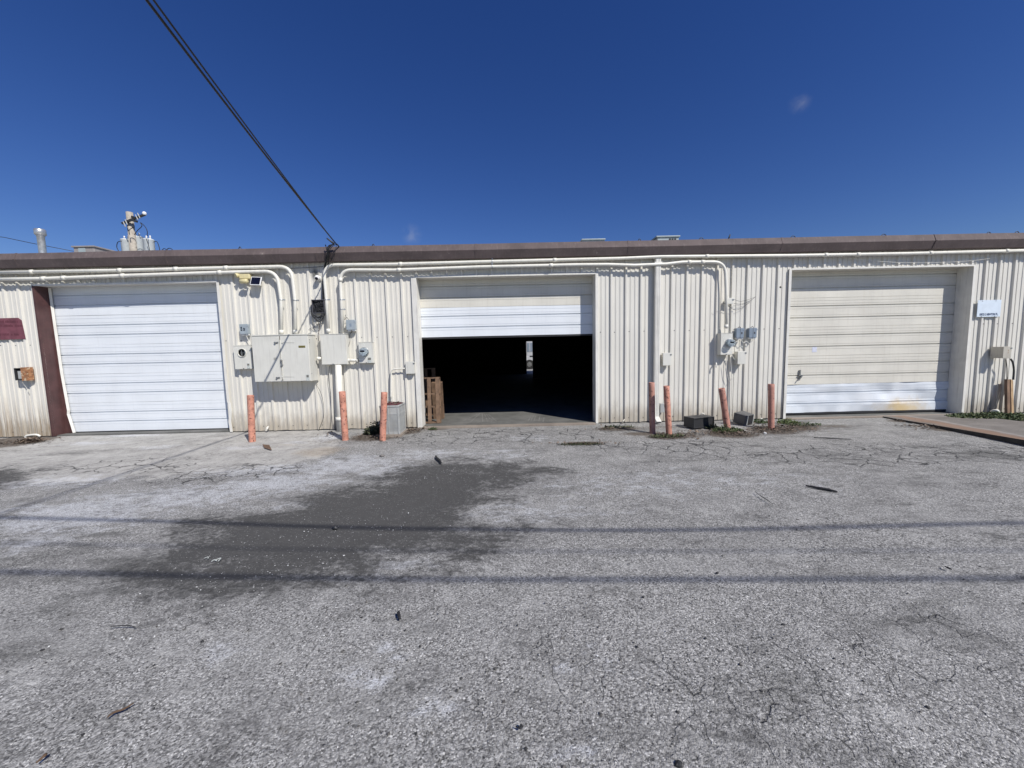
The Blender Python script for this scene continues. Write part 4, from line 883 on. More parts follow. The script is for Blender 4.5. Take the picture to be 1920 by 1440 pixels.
# signs
a, b, c, e = rect(1832.5, 562.5, 1876.5, 594, .05)
r = empty('address_sign', ((a+b)/2, D, c), 'white rectangular board with small blue address lettering beside the cream door', 'sign')
MB().box(a, b, D-.052, D-.044, c, e).build('board', m_whitepaint, r, bevel=.002)
text_mesh('10922 E. NEWTON PL.', .060, ((a+b)/2, D-.0528, c+.03), WALLROT, m_text, r, xs=(b-a)/.72*.98, bold=.003, align='CENTER')
s = MB()
for dx in (.19, .76):
    for zz_ in (c+.012, e-.02): s.lathe((a+(b-a)*dx, D-.052, zz_), (0, -1, 0), [(0, .008), (.006, .006)], 8)
s.build('bolt', m_steel, r)
a, b, c, e = rect(-80, 597, 44, 638, .045)
r = empty('maroon_sign', ((a+b)/2, D, c), 'faded maroon painted panel on the ribbed wall at the far left', 'sign')
s = MB(); s.add([(a, D-.045, c), (b+.01, D-.045, c+.01), (b-.005, D-.045, (c+e)/2), (b-.02, D-.045, e-.05), (b-.08, D-.045, e), (a, D-.045, e-.004),
      (a, D-.037, c), (b+.01, D-.037, c+.01), (b-.005, D-.037, (c+e)/2), (b-.02, D-.037, e-.05), (b-.08, D-.037, e), (a, D-.037, e-.004)],
      [(0, 1, 2, 3, 4, 5), (0, 6, 7, 1), (1, 7, 8, 2), (2, 8, 9, 3), (3, 9, 10, 4), (4, 10, 11, 5)]); s.build('panel', m_maroon, r)
s = MB(); rr = random.Random(9)
for (v, u0, u1, hh) in ((603, 0, 32, .05), (610.5, 2, 40, .045), (627, 0, 36, .045)):
    u = u0-60
    while u < u1:
        w = rr.uniform(1.5, 3.2); p = W(u, v, .045); p1 = W(u+w*.75, v, .045)
        if rr.random() < .8: s.box(p.x, p1.x, D-.0462, D-.0452, p.z-hh/2, p.z+hh/2-rr.uniform(0, .015))
        u += w
s.build('faded_lettering', m_maroon2, r)['kind'] = 'stuff'
# small rusty open box far left
dd = .13; x0, x1, z0, z1 = rect(27, 690, 52, 713, dd); y0 = D-dd
r = empty('junction_box', ((x0+x1)/2, D, z0), 'small open junction box with a rusty cover at the far left', 'electrical box')
s = MB(); xm = x0+(x1-x0)*.55; s.box(x0, x0+.01, y0, D-.034, z0, z1); s.box(x0+.01, xm, y0, D-.034, z1-.01, z1); s.box(x0+.01, xm, y0, D-.034, z0, z0+.01); s.box(x0+.01, xm, D-.05, D-.036, z0+.01, z1-.01); s.build('body', m_darkbox, r)
MB().box(xm, x1, y0-.01, D-.034, z0-.01, z1+.012).build('rusty_cover', m_rust, r)
s = MB(); s.box(x0+.03, xm-.03, y0+.03, D-.052, z0+.03, z1-.06); s.build('terminal', m_acgrey, r)
wire('loose_cable', [W(37, 712, .12), W(42, 716, .1), W(45, 721, .08), W(50, 728, .05), W(53, 736, .05)], .005, m_pipe, 'pale wire hanging out of the rusty junction box at the far left')

# ================================================================ BOLLARDS
def bollard(ub, vb, ut, vt, wpx, mat, label, hole=False):
    b = G(ub, vb); b.z = -.05; b0 = G(ub, vb); t = PY(ut, vt, b0.y); r_ = wpx/2/F_PX*b0.y*F_PX/math.hypot(F_PX, ub-960)
    o = empty('bollard', b0, label, 'bollard', 'steel pipe bollards guarding the wall')
    ax = (t-b0).normalized(); n = 10; s = MB(); L = (t-b0).length
    prof_ = [(-.08, r_)]+[(L*i/n, r_*(1+.012*mnoise.noise(Vector((i*.7, ub, 0))))) for i in range(n)]+[(L-.004, r_), (L, r_*.95), (L, r_*.82), (L-.015, r_*.80)]
    s.lathe(b0, ax, prof_, 24, cap=False); s.build('post', mat, o)
    MB().lathe(b0, ax, [(L-.02, r_*.81), (L-.012, r_*.6), (L-.006, .002)], 20).build('concrete_fill', m_conc if not hole else m_rust, o)
bollard(473, 827, 469.5, 741, 14, m_pinkred, 'orange-red bollard standing alone under the empty meter socket')
bollard(647.5, 823, 641.5, 734, 13, m_pinkred, 'salmon bollard in front of the fat cream riser pipe')
bollard(717.5, 824, 720.5, 735.5, 12.5, m_pinkred, 'salmon bollard with a crack band in front of the air conditioner')
bollard(1223.5, 811, 1221.7, 717, 11.5, m_pink2, 'dusty pink bollard in front of the downspout, back one of the pair')
bollard(1254.5, 815.5, 1249.4, 723.5, 12, m_pinkred, 'chipped salmon bollard in front of the small grey box, front one of the pair')
bollard(1364.5, 806, 1353, 728, 13, m_pink2, 'pink bollard leaning strongly to the left in weeds', hole=True)
bollard(1446, 803, 1446, 720, 13, m_pink2, 'upright dusty pink bollard left of the closed cream door')

# ================================================================ AIR CONDITIONER
f0 = G(750, 817); ax1 = f0.x; ayf = f0.y; axl = PY(713, 790, ayf).x; ztop_ = PY(735, 760.5, ayf).z; ayb = min(D-.1, ayf+.44)
ac = empty('air_conditioner', ((axl+ax1)/2, (ayf+ayb)/2, 0), 'grey outdoor condenser unit behind a salmon bollard beside the open doorway', 'air conditioner')
MB().box(axl, ax1, ayf, ayb, .03, ztop_-.03).build('cabinet', m_acgrey, ac, bevel=.004)
MB().box(axl-.03, ax1+.03, ayf-.03, ayb+.03, -.03, .03).build('pad', m_conc, ac)
s = MB()
zz_ = .10
while zz_ < ztop_-.16: s.box(axl+.03, ax1-.03, ayf-.006, ayf-.0, zz_, zz_+.008); s.box(ax1, ax1+.006, ayf+.03, ayb-.03, zz_, zz_+.008); zz_ += .022
s.build('louvre', m_acgrey, ac)
s = MB(); [s.box(x-.006, x+.006, ayf-.012, ayf-.0062, .05, ztop_-.04) for x in (axl+.02, (axl+ax1)/2-.02, ax1-.02)]; s.build('corner_strip', m_acgrey, ac)
MB().box(axl-.008, ax1+.008, ayf-.008, ayb+.008, ztop_-.03, ztop_).build('top_rim', m_acgrey, ac, bevel=.006)
s = MB(); cx, cy = (axl+ax1)/2, (ayf+ayb)/2
for i in range(7): r_ = .05+i*.023; s.tube([(cx+r_*math.cos(a*math.pi/14), cy+r_*math.sin(a*math.pi/14), ztop_+.012) for a in range(29)], .004, 5)
s.box(axl+.02, ax1-.02, ayf+.02, ayb-.02, ztop_+.0015, ztop_+.004); s.build('fan_grille', m_acred, ac)
# rubbish on top
s = MB(); rr = random.Random(4)
for i in range(26):
    c = Vector((cx+rr.uniform(-.18, .12), cy+rr.uniform(-.15, .15), ztop_+.02+rr.uniform(0, .02))); s.obox(c, (rr.uniform(.01, .05), rr.uniform(.01, .03), .006), Matrix.Rotation(rr.uniform(0, 3), 3, 'Z') @ Matrix.Rotation(rr.uniform(-.5, .5), 3, 'X'))
tag(s.build('litter', m_litter, None), 'scraps and dead leaves on top of the air conditioner', 'litter', kind='stuff')

# ================================================================ PALLETS inside the doorway
def pallet(u_r, v_b, v_t, yb, wid, lean, label, tilt=0.):
    """standing on edge, slats upright"""
    br = PY(u_r, v_b, yb); hgt = 1.0; top = PY(u_r, v_t, yb+lean); hgt = top.z-.02
    o = empty('wooden_pallet', (br.x-wid/2, yb, .012), label, 'pallet', 'wooden pallets stacked just inside the doorway')
    rr = random.Random(int(u_r)); rot = Matrix.Rotation(-math.atan2(lean, hgt), 3, 'X'); base = Vector((br.x-wid/2, yb, .014))
    def P(x, y, z): return base+rot @ Vector((x, y, z))
    for nm, yo in (('deck_board', 0.), ('back_board', .115)):
        s = MB(); n = max(3, int(wid/.14)) if nm == 'deck_board' else 2; 
        for i in range(n):
            x = -wid/2+.04+(wid-.08)*i/(n-1)+rr.uniform(-.006, .006); w_ = rr.uniform(.07, .085)
            s.obox(P(x, yo, hgt/2), (w_, .016, hgt-rr.uniform(0, .01)), rot)
        s.build(nm, m_wood, o)
    s = MB()
    for z in (.02, hgt*.36, hgt*.64, hgt-.02): s.obox(P(0, .06, z), (wid, .09, .03), rot)
    s.build('stringer', m_wood, o)
pallet(825.5, 782, 706, D+.30, .62, .06, 'front wooden pallet standing on edge inside the doorway, fully lit')
pallet(832, 774, 716, D+.85, .24, -.12, 'second wooden pallet leaning behind the lit front one')
pallet(818, 770, 689, D+1.35, .6, .0, 'taller wooden pallet at the back of the stack, in the dark')
wire('hanging_rope', [PY(790, 628, D+.29), PY(791.2, 660, D+.27), PY(792.2, 690, D+.26), PY(793, 705, D+.25), PY(795.5, 740, D+.24), PY(797.5, 775, D+.24)], .007, m_chalk, 'thin pale rope hanging from the raised door by the pallets', 'rope')

# ================================================================ BOXES AND JUNK ON THE GROUND
def yawrot(a): return Matrix.Rotation(a, 3, 'Z')
p0 = G(1301, 804.5); p1 = G(1339, 800.5); pl = G(1287, 797)
vx = (p1-p0); wid = vx.length; ang = math.atan2(vx.y, vx.x); h_ = PY(1301, 784.5, p0.y).z; dep = .26
r = empty('black_box', (p0+p1)/2, 'black open-fronted metal box lying by the wall between two bollards', 'box')
rt = yawrot(ang); c = (p0+p1)/2+rt @ Vector((0, dep/2, h_/2)); t_ = .012
s = MB(); s.obox(c+Vector((0, 0, h_/2-t_/2)), (wid, dep, t_), rt); s.obox(c-Vector((0, 0, h_/2-t_/2-.01)), (wid, dep, t_), rt)
for sg in (-1, 1): s.obox(c+rt @ Vector((sg*(wid/2-t_/2), 0, 0.003)), (t_, dep, h_-2*t_-.006), rt)
s.obox(c+rt @ Vector((0, dep/2-t_/2, 0.003)), (wid-2*t_-.002, t_, h_-2*t_-.006), rt); s.build('shell', m_darkbox, r)
s = MB(); [s.obox(c+rt @ Vector((dx, .03, 0.003)), (.006, dep*.6, h_-.03), rt) for dx in (-.12, 0, .12)]; s.obox(c+rt @ Vector((0, -dep/2+.02, .003)), (wid-2*t_-.004, .006, h_-2*t_-.008), rt); s.build('divider', m_gasket, r)
p0 = G(1378, 793); p1 = G(1393, 797.5); p2 = G(1409, 795.5); h_ = PY(1393, 778, p1.y).z
r = empty('small_case', p1, 'small grey case with black front tipped beside the leaning bollard', 'box')
ang = math.atan2((p2-p1).y, (p2-p1).x); rt = yawrot(ang+.05) @ Matrix.Rotation(R(-4), 3, 'Y') @ Matrix.Rotation(R(10), 3, 'X')
c = Vector(((p0.x+p2.x)/2, p1.y+.16, h_/2+.01)); wf = .19
MB().obox(c, (.26, .24, h_*.97), rt).build('shell', paint('grey_case', (.10, .10, .10), .5, var=.15, streak=.2), r, bevel=.008)
MB().obox(c+rt @ Vector((.03, -.124, 0)), (.15, .008, h_*.9), rt).build('front_panel', m_gasket, r)
for dx_ in (-.06, .112): MB().obox(c+rt @ Vector((dx_, -.124, 0)), (.021, .012, h_*.92), rt).build('edge_trim', m_acgrey, r)
# leaning boards at far right
p0 = PY(1892, 775, D-.26); p0.z = 0; t0 = PY(1891, 712, D-.10)
r = empty('board', p0, 'weathered upright board leaning on the wall at the far right', 'board', 'boards leaning at the far right')
MB().beam(p0+Vector((-.03, 0, -.01)), t0+Vector((-.03, 0, 0)), .13, .04, up=(.4, -1, .1)).build('plank', m_wood, r)
r = empty('board', p0+Vector((.1, 0, 0)), 'pale fresh-cut board leaning beside the weathered one at the far right', 'board', 'boards leaning at the far right')
MB().beam(p0+Vector((.065, .02, -.01)), t0+Vector((.055, .02, 0)), .05, .045, up=(.4, -1, .1)).build('plank', m_wood2, r)
MB().beam(p0+Vector((.115, .035, -.01)), t0+Vector((.10, .03, -.02)), .035, .04, up=(.4, -1, .1)).build('plank', m_wood2, r)
# ramp
a = G(1653, 781.5); b = G(2030, 856); c2 = G(2030, 822); d2 = G(1772, 779)
d2 = Vector((xat(1797), D-.06, 0)); e2 = G(2060, 815)
s = MB(); hts = (.012, .085, .075, .02)
top = [Vector((a.x, a.y, .012)), Vector((b.x, b.y, .09)), Vector((e2.x, e2.y, .07)), Vector((d2.x+.05, d2.y, .02)), Vector((a.x+.15, D-.105, .016))]
n = len(top); s.v = top+[Vector((p.x, p.y, -.05)) for p in top]
s.face(range(n)); [s.face((i, (i+1) % n, n+(i+1) % n, n+i), 1 if i == 0 else 0) for i in range(n)]
o = s.build('ramp', [m_ramp, m_edge]); tag(o, kind='structure'); o['label'] = 'raised concrete strip with rust band leading to the cream door'
# debris
def stick(u0, v0, u1, v1, r_, mat, label, name='stick', flat=False, z=.012):
    a = G(u0, v0, z); b = G(u1, v1, z); rr = random.Random(int(u0)); m1 = a.lerp(b, .35)+Vector((rr.uniform(-.01, .01), rr.uniform(-.015, .015), .004)); m2 = a.lerp(b, .7)+Vector((0, rr.uniform(-.012, .012), .002))
    P = smooth([a, m1, m2, b], 5); n = len(P); s = MB(); s.tube(P, [r_*(.55+.45*math.sin(math.pi*(i+.6)/(n+.2)))*rr.uniform(.85, 1.15) for i in range(n)], 6)
    tag(s.build(name, mat), label, 'stick', 'twigs and sticks lying on the asphalt')
stick(1511, 910.5, 1570, 922, .016, m_gasket, 'long black stick lying on the asphalt in front of the cream door')
stick(817, 855, 827, 868, .02, m_gasket, 'short dark stick above the mud patch')
stick(1526, 820.5, 1596, 823.5, .012, m_darkmetal, 'long thin grey twig in front of the cream door')
stick(1416, 922, 1449, 945, .004, m_darkmetal, 'very thin twig left of the long black stick')
stick(201, 1345, 251, 1318, .005, m_orangewood, 'thin curved twig in the left foreground')
stick(207, 1175, 255, 1176, .003, m_darkmetal, 'hair-thin straight twig at left beyond the foreground')
stick(748, 1149, 750, 1160, .010, m_gasket, 'tiny black chip of stick below the mud patch')
stick(967, 1362, 981, 1363, .004, m_gasket, 'tiny dark twig in the middle foreground')
stick(1772, 1062, 1784, 1068, .006, m_gasket, 'small dark twig below the wire shadows at right')
stick(68, 1430, 85, 1416, .006, m_orangewood, 'small twig in the bottom left corner')
def rock(u, v, wpx, label, mat=m_rock, sq=.65, name='stone'):
    c = G(u, v); r_ = .66*wpx/2/F_PX*math.hypot(c.y, 1.57); bm = bmesh.new(); bmesh.ops.create_icosphere(bm, subdivisions=2, radius=1)
    for vv in bm.verts:
        k_ = 1+.35*mnoise.noise(vv.co*1.3+Vector((u, v, 0)))+.15*mnoise.noise(vv.co*3+Vector((v, u, 0))); vv.co = Vector((vv.co.x*r_*k_, vv.co.y*r_*.8*k_, vv.co.z*r_*sq*k_))
    me = bpy.data.meshes.new(name); bm.to_mesh(me); bm.free(); me.materials.append(mat)
    o = bpy.data.objects.new(name, me); scene.collection.objects.link(o); o.location = (c.x, c.y, r_*sq*.6-.012)
    tag(o, label, 'stone', 'loose stones on the asphalt')
rock(628, 989, 16, 'dark lump of stone lying in the mud patch', m_darkbox)
rock(716, 855, 13, 'dark grey stone on pale gravel left of the short stick')
rock(1272, 1432, 16, 'black lump at the very bottom of the picture', m_gasket, .9)
rock(379, 1200, 8, 'small black stone in the left foreground', m_gasket)
rock(79, 1216, 8, 'small black stone near the left edge of the foreground', m_gasket)
rock(155, 1373, 7, 'small dark stone low in the left foreground', m_gasket)
rock(1345, 1072, 7, 'small dark stone right below the middle wire shadow', m_gasket)
rock(1469, 1168, 9, 'small flat dark stone in the right foreground', m_gasket, .4)
rock(1053, 1193, 6, 'small dark pebble in the middle foreground', m_rock)
rock(1206, 1117, 7, 'dark pebble by the lowest wire shadow', m_gasket)
rock(1434, 812, 9, 'pale stone beside the upright dusty pink bollard', m_gravel)
rock(1344, 799, 8, 'pale stone beside the black box', m_gravel)
s = MB(); a = G(492, 834, 0); b = G(510, 845, 0); dv = (b-a); pr_ = Vector((-dv.y, dv.x, 0)).normalized()
s.add([a+Vector((0, 0, .01)), a.lerp(b, .4)+pr_*.05+Vector((0, 0, .03)), b+Vector((0, 0, .008)), a.lerp(b, .5)-pr_*.04+Vector((0, 0, .005)), a.lerp(b, .45)+Vector((0, 0, .014))], [(0, 1, 4), (1, 2, 4), (2, 3, 4), (3, 0, 4)])
tag(s.build('dead_leaf', m_leafbrown), 'curled brown leaf on the concrete right of the orange-red bollard', 'leaf')
# white paper scraps in the mud
for i, (u, v) in enumerate(((382, 1047), (396, 1053), (404, 1050))):
    a = G(u, v, 0.006); s = MB(); rr = random.Random(i)
    s.tube(smooth([a, a+Vector((rr.uniform(.01, .03), rr.uniform(-.02, .02), .006)), a+Vector((.035, rr.uniform(-.02, .02), .0))], 4), .003, 5)
    tag(s.build('paper_scrap', m_label), ('leftmost', 'middle', 'rightmost')[i]+' of three small pale scraps lying in the mud patch', 'scrap')

# ================================================================ PLANTS
def weeds(name, u, v, wpx, hpx, n, mat, label, cat='weeds', seed=1, leaf=.03, blade=False, dpth=.2):
    rr = random.Random(seed); c = G(u, v); k_ = c.y/F_PX; wd = wpx*k_/2; hh = hpx*k_; s = MB()
    for i in range(n):
        a = rr.uniform(0, 2*math.pi); q_ = math.sqrt(rr.random()); x = c.x+math.cos(a)*q_*wd; y = c.y+math.sin(a)*q_*dpth
        mx = hh*(1-q_*.75)*rr.uniform(.3, 1.15)*(.75+.6*mnoise.noise(Vector((x*6, y*6, seed))))
        if blade:
            b = Vector((x, y, -.01)); l = mx; ln_ = Vector((rr.uniform(-.5, .5), rr.uniform(-.5, .5), 1)).normalized()*l; w_ = Vector((rr.uniform(-1, 1), rr.uniform(-1, 1), 0)).normalized()*.003
            mid = b+ln_*.6; tip = b+ln_+Vector((ln_.x*.8, ln_.y*.8, -l*.15)); s.add([b-w_, b+w_, mid+w_*.8, mid-w_*.8, tip], [(0, 1, 2, 3), (3, 2, 4)])
        else:
            z = rr.uniform(0, max(.012, mx)); p = Vector((x, y, z)); l = leaf*rr.uniform(.5, 1.3); d = Vector((rr.uniform(-1, 1), rr.uniform(-1, 1), rr.uniform(-.3, .8))).normalized(); sd = d.cross(Vector((rr.uniform(-1, 1), rr.uniform(-1, 1), 1))).normalized()*l*.35; nn = d.cross(sd).normalized()*l*.12
            s.add([p, p+d*l*.5+sd+nn, p+d*l, p+d*l*.5-sd+nn], [(0, 1, 2), (0, 2, 3)])
    return tag(s.build(name, mat), label, cat)
weeds('weed_clump', 702, 812, 36, 30, 900, m_weedd, 'dark green weed bush between two salmon bollards', seed=1, leaf=.05, dpth=.16)
weeds('weed_clump', 1363, 808, 56, 16, 700, m_weed, 'green weeds around the foot of the leaning pink bollard', seed=2, leaf=.04, dpth=.16)
weeds('weed_clump', 1335, 802, 24, 14, 250, m_weedd, 'dark weeds at the right end of the black box', seed=3, leaf=.04, dpth=.1)
weeds('weed_clump', 1478, 793, 40, 12, 500, m_grass, 'bright green weeds at the left foot of the cream door', seed=4, leaf=.035, dpth=.12)
weeds('weed_clump', 1425, 792, 30, 10, 300, m_weed, 'low weeds between the grey case and the pink bollard', seed=5, leaf=.035, dpth=.1)
weeds('weed_clump', 1250, 818, 70, 7, 400, m_weed, 'low weeds round the chipped salmon bollard', seed=6, leaf=.03, dpth=.1)
weeds('grass_tuft', 1092, 832, 84, 7, 500, m_grass, 'long thin grass tuft growing from a crack before the open doorway', 'grass', seed=7, blade=True, dpth=.06)
weeds('weed_clump', 1088, 833, 90, 5, 260, m_weedd, 'flat dark weeds in the crack before the open doorway', seed=17, leaf=.025, dpth=.07)
weeds('weed_clump', 812, 805, 16, 6, 120, m_weed, 'tiny weed at the threshold of the open doorway', seed=8, leaf=.03, dpth=.06)
weeds('weed_clump', 1160, 801, 60, 6, 240, m_weed, 'sparse low weeds right of the open doorway', seed=9, leaf=.03, dpth=.07)
weeds('weed_clump', 1510, 797, 60, 7, 300, m_weed, 'sparse weeds in front of the cream door sill', seed=12, leaf=.03, dpth=.1)
o = weeds('weed_strip', 1865, 783, 170, 13, 5200, m_weed, 'ground cover', seed=10, leaf=.05, dpth=.32); tag(o, 'dense green weeds and clover along the wall at the far right', 'weeds', kind='stuff')
o = weeds('grass', 1870, 780, 180, 12, 1800, m_grass, 'grass', seed=11, blade=True, dpth=.30); tag(o, 'grass blades among the clover at the far right', 'grass', kind='stuff')
weeds('dead_weed', 60, 828, 34, 12, 200, m_litter, 'heap of dead brown weeds at the far left wall foot', seed=13, leaf=.07, dpth=.12)
weeds('dead_weed', 32, 816, 10, 12, 60, m_litter, 'small dead plant standing against the far left wall', seed=14, leaf=.05, dpth=.03)
def litter(lst, name, mat, label, cat, sizes, seed, stone=False, zoff=.0):
    rr = random.Random(seed); s = MB()
    for (u, v, ru, rv, n) in lst:
        c = G(u, v); rx = abs(G(u+ru, v).x-c.x); ry = abs(G(u, v-rv).y-G(u, v+rv).y)/2
        for i in range(n):
            x = c.x+rr.gauss(0, rx*.5); y = c.y+rr.gauss(0, ry*.5)
            if y > D-.05: continue
            l = rr.uniform(*sizes)*(1.6 if rr.random() < .06 else 1)
            if stone:
                z = l*.15; rt = Matrix.Rotation(rr.uniform(0, 6), 3, 'Z') @ Matrix.Rotation(rr.uniform(-.5, .5), 3, 'X')
                P = [Vector((x, y, z-.008))+rt @ (Vector(q_)*l*rr.uniform(.35, .62)) for q_ in ((1, 0, 0), (0, 1, 0), (-1, 0, 0), (0, -1, 0), (0, 0, .7), (0, 0, -.7))]
                s.add(P, [(0, 1, 4), (1, 2, 4), (2, 3, 4), (3, 0, 4), (1, 0, 5), (2, 1, 5), (3, 2, 5), (0, 3, 5)])
            else:
                p = Vector((x, y, rr.uniform(.0, .02))); d = Vector((rr.uniform(-1, 1), rr.uniform(-1, 1), rr.uniform(-.2, .4))).normalized()*l; sd = d.cross(Vector((rr.uniform(-.4, .4), rr.uniform(-.4, .4), 1))).normalized()*l*.4
                s.add([p, p+d*.5+sd, p+d, p+d*.5-sd], [(0, 1, 2), (0, 2, 3)])
    return tag(s.build(name, mat), label, cat, kind='stuff')
litter([(705, 818, 40, 6, 260), (765, 806, 40, 6, 360), (1150, 803, 50, 4, 160), (1255, 818, 40, 4, 260), (1380, 812, 50, 6, 360), (1450, 803, 50, 8, 520), (1500, 800, 50, 8, 200), (1745, 800, 60, 6, 300), (1700, 789, 30, 3, 120), (30, 830, 60, 6, 300), (1300, 812, 60, 4, 150), (620, 815, 30, 5, 60), (1090, 832, 60, 3, 140)], 'leaf_litter', m_litter, 'brown dead leaf litter scattered along the wall foot', 'leaf litter', (.015, .05), 21)
litter([(620, 820, 40, 8, 500), (680, 845, 60, 18, 700), (600, 880, 120, 18, 600), (780, 850, 90, 12, 450), (430, 910, 200, 25, 700), (200, 940, 250, 40, 700), (940, 830, 200, 14, 350), (640, 1000, 260, 60, 240), (840, 890, 120, 20, 180), (520, 1060, 200, 30, 100), (1300, 840, 300, 20, 260), (800, 1250, 600, 120, 260), (1500, 1150, 500, 150, 260), (340, 1150, 300, 90, 260)], 'gravel', m_gravel, 'pale limestone chips scattered over the asphalt', 'gravel', (.003, .011), 22, True)
litter([(1100, 900, 400, 40, 260), (1400, 1000, 500, 80, 300), (600, 1150, 600, 120, 260), (1100, 1300, 700, 120, 260), (1850, 790, 80, 20, 300)], 'gravel', m_dgravel, 'dark chips scattered over the asphalt', 'gravel', (.005, .014), 23, True)

# ================================================================ ON THE ROOF
def roofbase(x, y): return Vector((x, y, roofz(y)))
y = 11.; t = PY(75, 437, y); b = roofbase(PY(84, 474, y).x, y)
r = empty('roof_vent_pipe', b, 'galvanised vent pipe with round cap rising above the gutter at far left', 'vent')
axv = (Vector((t.x, y, t.z))-b); axv = Vector((0, 0, 1)); rp = 8/F_PX*y*.63; t.x = b.x = PY(77, 450, y).x
MB().lathe(Vector((b.x, y, b.z-.05)), axv, [(0, rp*1.3), (.1, rp*1.25), (.12, rp), (t.z-b.z-.05, rp), (t.z-b.z-.03, rp*1.15), (t.z-b.z-.0, rp*1.1), (t.z-b.z+.01, rp*.8)], 20).build('flue', m_galv, r)
zz_ = PY(75, 441, y).z; zt_ = PY(75, 429.5, y).z; MB().lathe(Vector((b.x, y, zz_-.02)), axv, [(0, rp*1.05), (.03, rp*1.5), (zt_-zz_, rp*1.5), (zt_-zz_+.02, rp*1.2), (zt_-zz_+.03, rp*.4)], 20).build('cap', m_galv, r)
def rtu(u0, u1, vt, y, depth, mat, label, slots=0, skew=None, rounded=False):
    x0 = PY(u0, vt, y).x; x1 = PY(u1, vt, y).x; zt = PY((u0+u1)/2, vt, y).z; zb_ = roofz(min(y, 16))-.02
    r = empty('rooftop_unit', ((x0+x1)/2, y+depth/2, zb_), label, 'rooftop unit', 'air handling units on the roof')
    MB().box(x0, x1, y, y+depth, zb_, zt-.05).build('housing', mat, r, bevel=.015)
    MB().box(x0-.04, x1+.04, y-.04, y+depth+.04, zt-.05, zt).build('lid', mat, r, bevel=.03 if rounded else .01)
    return r, (x0, x1, zt)
r, (x0, x1, zt) = rtu(137, 176, 461, 14., 3.2, m_rtu, 'grey-brown rooftop unit with dark slots between vent pipe and transformers')
s = MB()
for i in range(5): ya = 14.3+i*.56; s.box(x1, x1+.008, ya, ya+.36, zt-.55, zt-.12)
s.build('slot', m_gasket, r); MB().box(x0+.18, x0+.42, 13.985, 14, zt-.6, zt-.08).build('access_panel', m_rtu2, r)
r, (x0, x1, zt) = rtu(1092, 1133, 447.6, 12.5, 1.2, m_rtu2, 'low pale rooftop unit just showing over the gutter, left one of two', rounded=True)
r, (x0, x1, zt) = rtu(1232, 1273, 442, 12.5, 1.4, m_rtu2, 'pale rooftop unit with dark slots over the gutter above the downspout', rounded=True)
s = MB(); wq = x1-x0
for i in range(3): s.box(x0+wq*(.55+.12*i), x0+wq*(.63+.12*i), 12.488, 12.5, zt-.19, zt-.09)
s.build('slot', m_gasket, r)
s = MB(); s.add([(x0, 12.45, zt-.07), (x0-.32, 12.45, zt-.32), (x0-.32, 12.45, zt-.5), (x0, 12.45, zt-.5), (x0, 13.2, zt-.07), (x0-.32, 13.2, zt-.32), (x0-.32, 13.2, zt-.5), (x0, 13.2, zt-.5)], [(0, 1, 2, 3), (4, 5, 6, 7), (0, 4, 5, 1), (1, 5, 6, 2), (0, 3, 7, 4)]); s.build('hood', m_darkmetal, r)
# little loops and bits sticking up along the gutter
sp_ = ['wire loop nearest the transformers', 'wire loop left of the service cable', 'wire loop above the open doorway left', 'wire loop between the two pale rooftop units', 'wire loop right of the slotted pale unit', 'wire loop above the left part of the cream door', 'wire loop above the middle of the cream door', 'wire loop above the right part of the cream door', 'wire loop nearest the right edge']
for i, (u, w_) in enumerate(((318, 14), (450, 5), (700, 5), (1199, 6), (1315, 10), (1487, 11), (1657, 12), (1854, 9), (1907, 10))):
    v_ = 475-.0198*u; y = D-.1; a = PY(u-w_/2, v_+1, y); b = PY(u+w_/2, v_+1, y); c = PY(u, v_-3.2, y)
    s = MB(); s.tube(smooth([a, a.lerp(c, .6)+Vector((0, 0, .01)), c, b.lerp(c, .6)+Vector((0, 0, .01)), b], 4), .007, 6); tag(s.build('wire_loop', m_darkmetal), 'dark '+sp_[i]+' on the gutter edge', 'wire', 'dark wire loops sticking up along the gutter edge')
a = PY(1366, 448, D-.1); b = PY(1369, 440, D-.1); o = MB().tube([a, b], .012, 6).build('gutter_peg', m_darkmetal); tag(o, 'dark slanted peg sticking up from the gutter right of the slotted unit', 'peg')
# utility pole with transformers beyond the roof
y = 27.; t = PY(246, 398, y); pb = Vector((PY(246, 430, y).x, y, -.1))
up_ = empty('utility_pole', pb, 'weathered wooden utility pole with three transformers beyond the roof', 'utility pole')
MB().tube([pb, Vector((pb.x, y, t.z))], [.24, .185], 12).build('trunk', m_pole, up_)
def pp(u, v, yy=27.): return PY(u, v, yy)
tr = MB()
for i, (u, v0, v1, dy) in enumerate(((237, 450.5, 473, .35), (258, 445, 472, .42), (278.5, 450, 473, .1))):
    c = pp(u, v0, y+dy); c1 = pp(u, v1, y+dy); rad = 9.4/F_PX*y*.85
    tf = MB().lathe(Vector((c.x, y+dy, c1.z-.3)), (0, 0, 1), [(0, rad*.9), (.04, rad), (c.z-c1.z+.26, rad), (c.z-c1.z+.28, rad*1.05), (c.z-c1.z+.33, rad*1.05), (c.z-c1.z+.38, rad*.7)], 18).build('transformer', m_transf, up_)
    zt2 = c.z+.05
    for dx in (-.12, .13): MB().lathe(Vector((c.x+dx, y+dy, zt2)), (0, 0, 1), [(0, .05), (.06, .035), (.08, .055), (.14, .035), (.16, .055), (.24, .03)], 10).build('bushing', m_white, tf)
xa = MB(); l0 = pp(232, 412, y-.25); r0_ = pp(272, 400, y-.25)
a = pp(229, 419, y-.3); b = pp(272, 402, y-.3); xa.beam(a, b, .11, .12); xa.build('crossarm', m_darkmetal, up_)
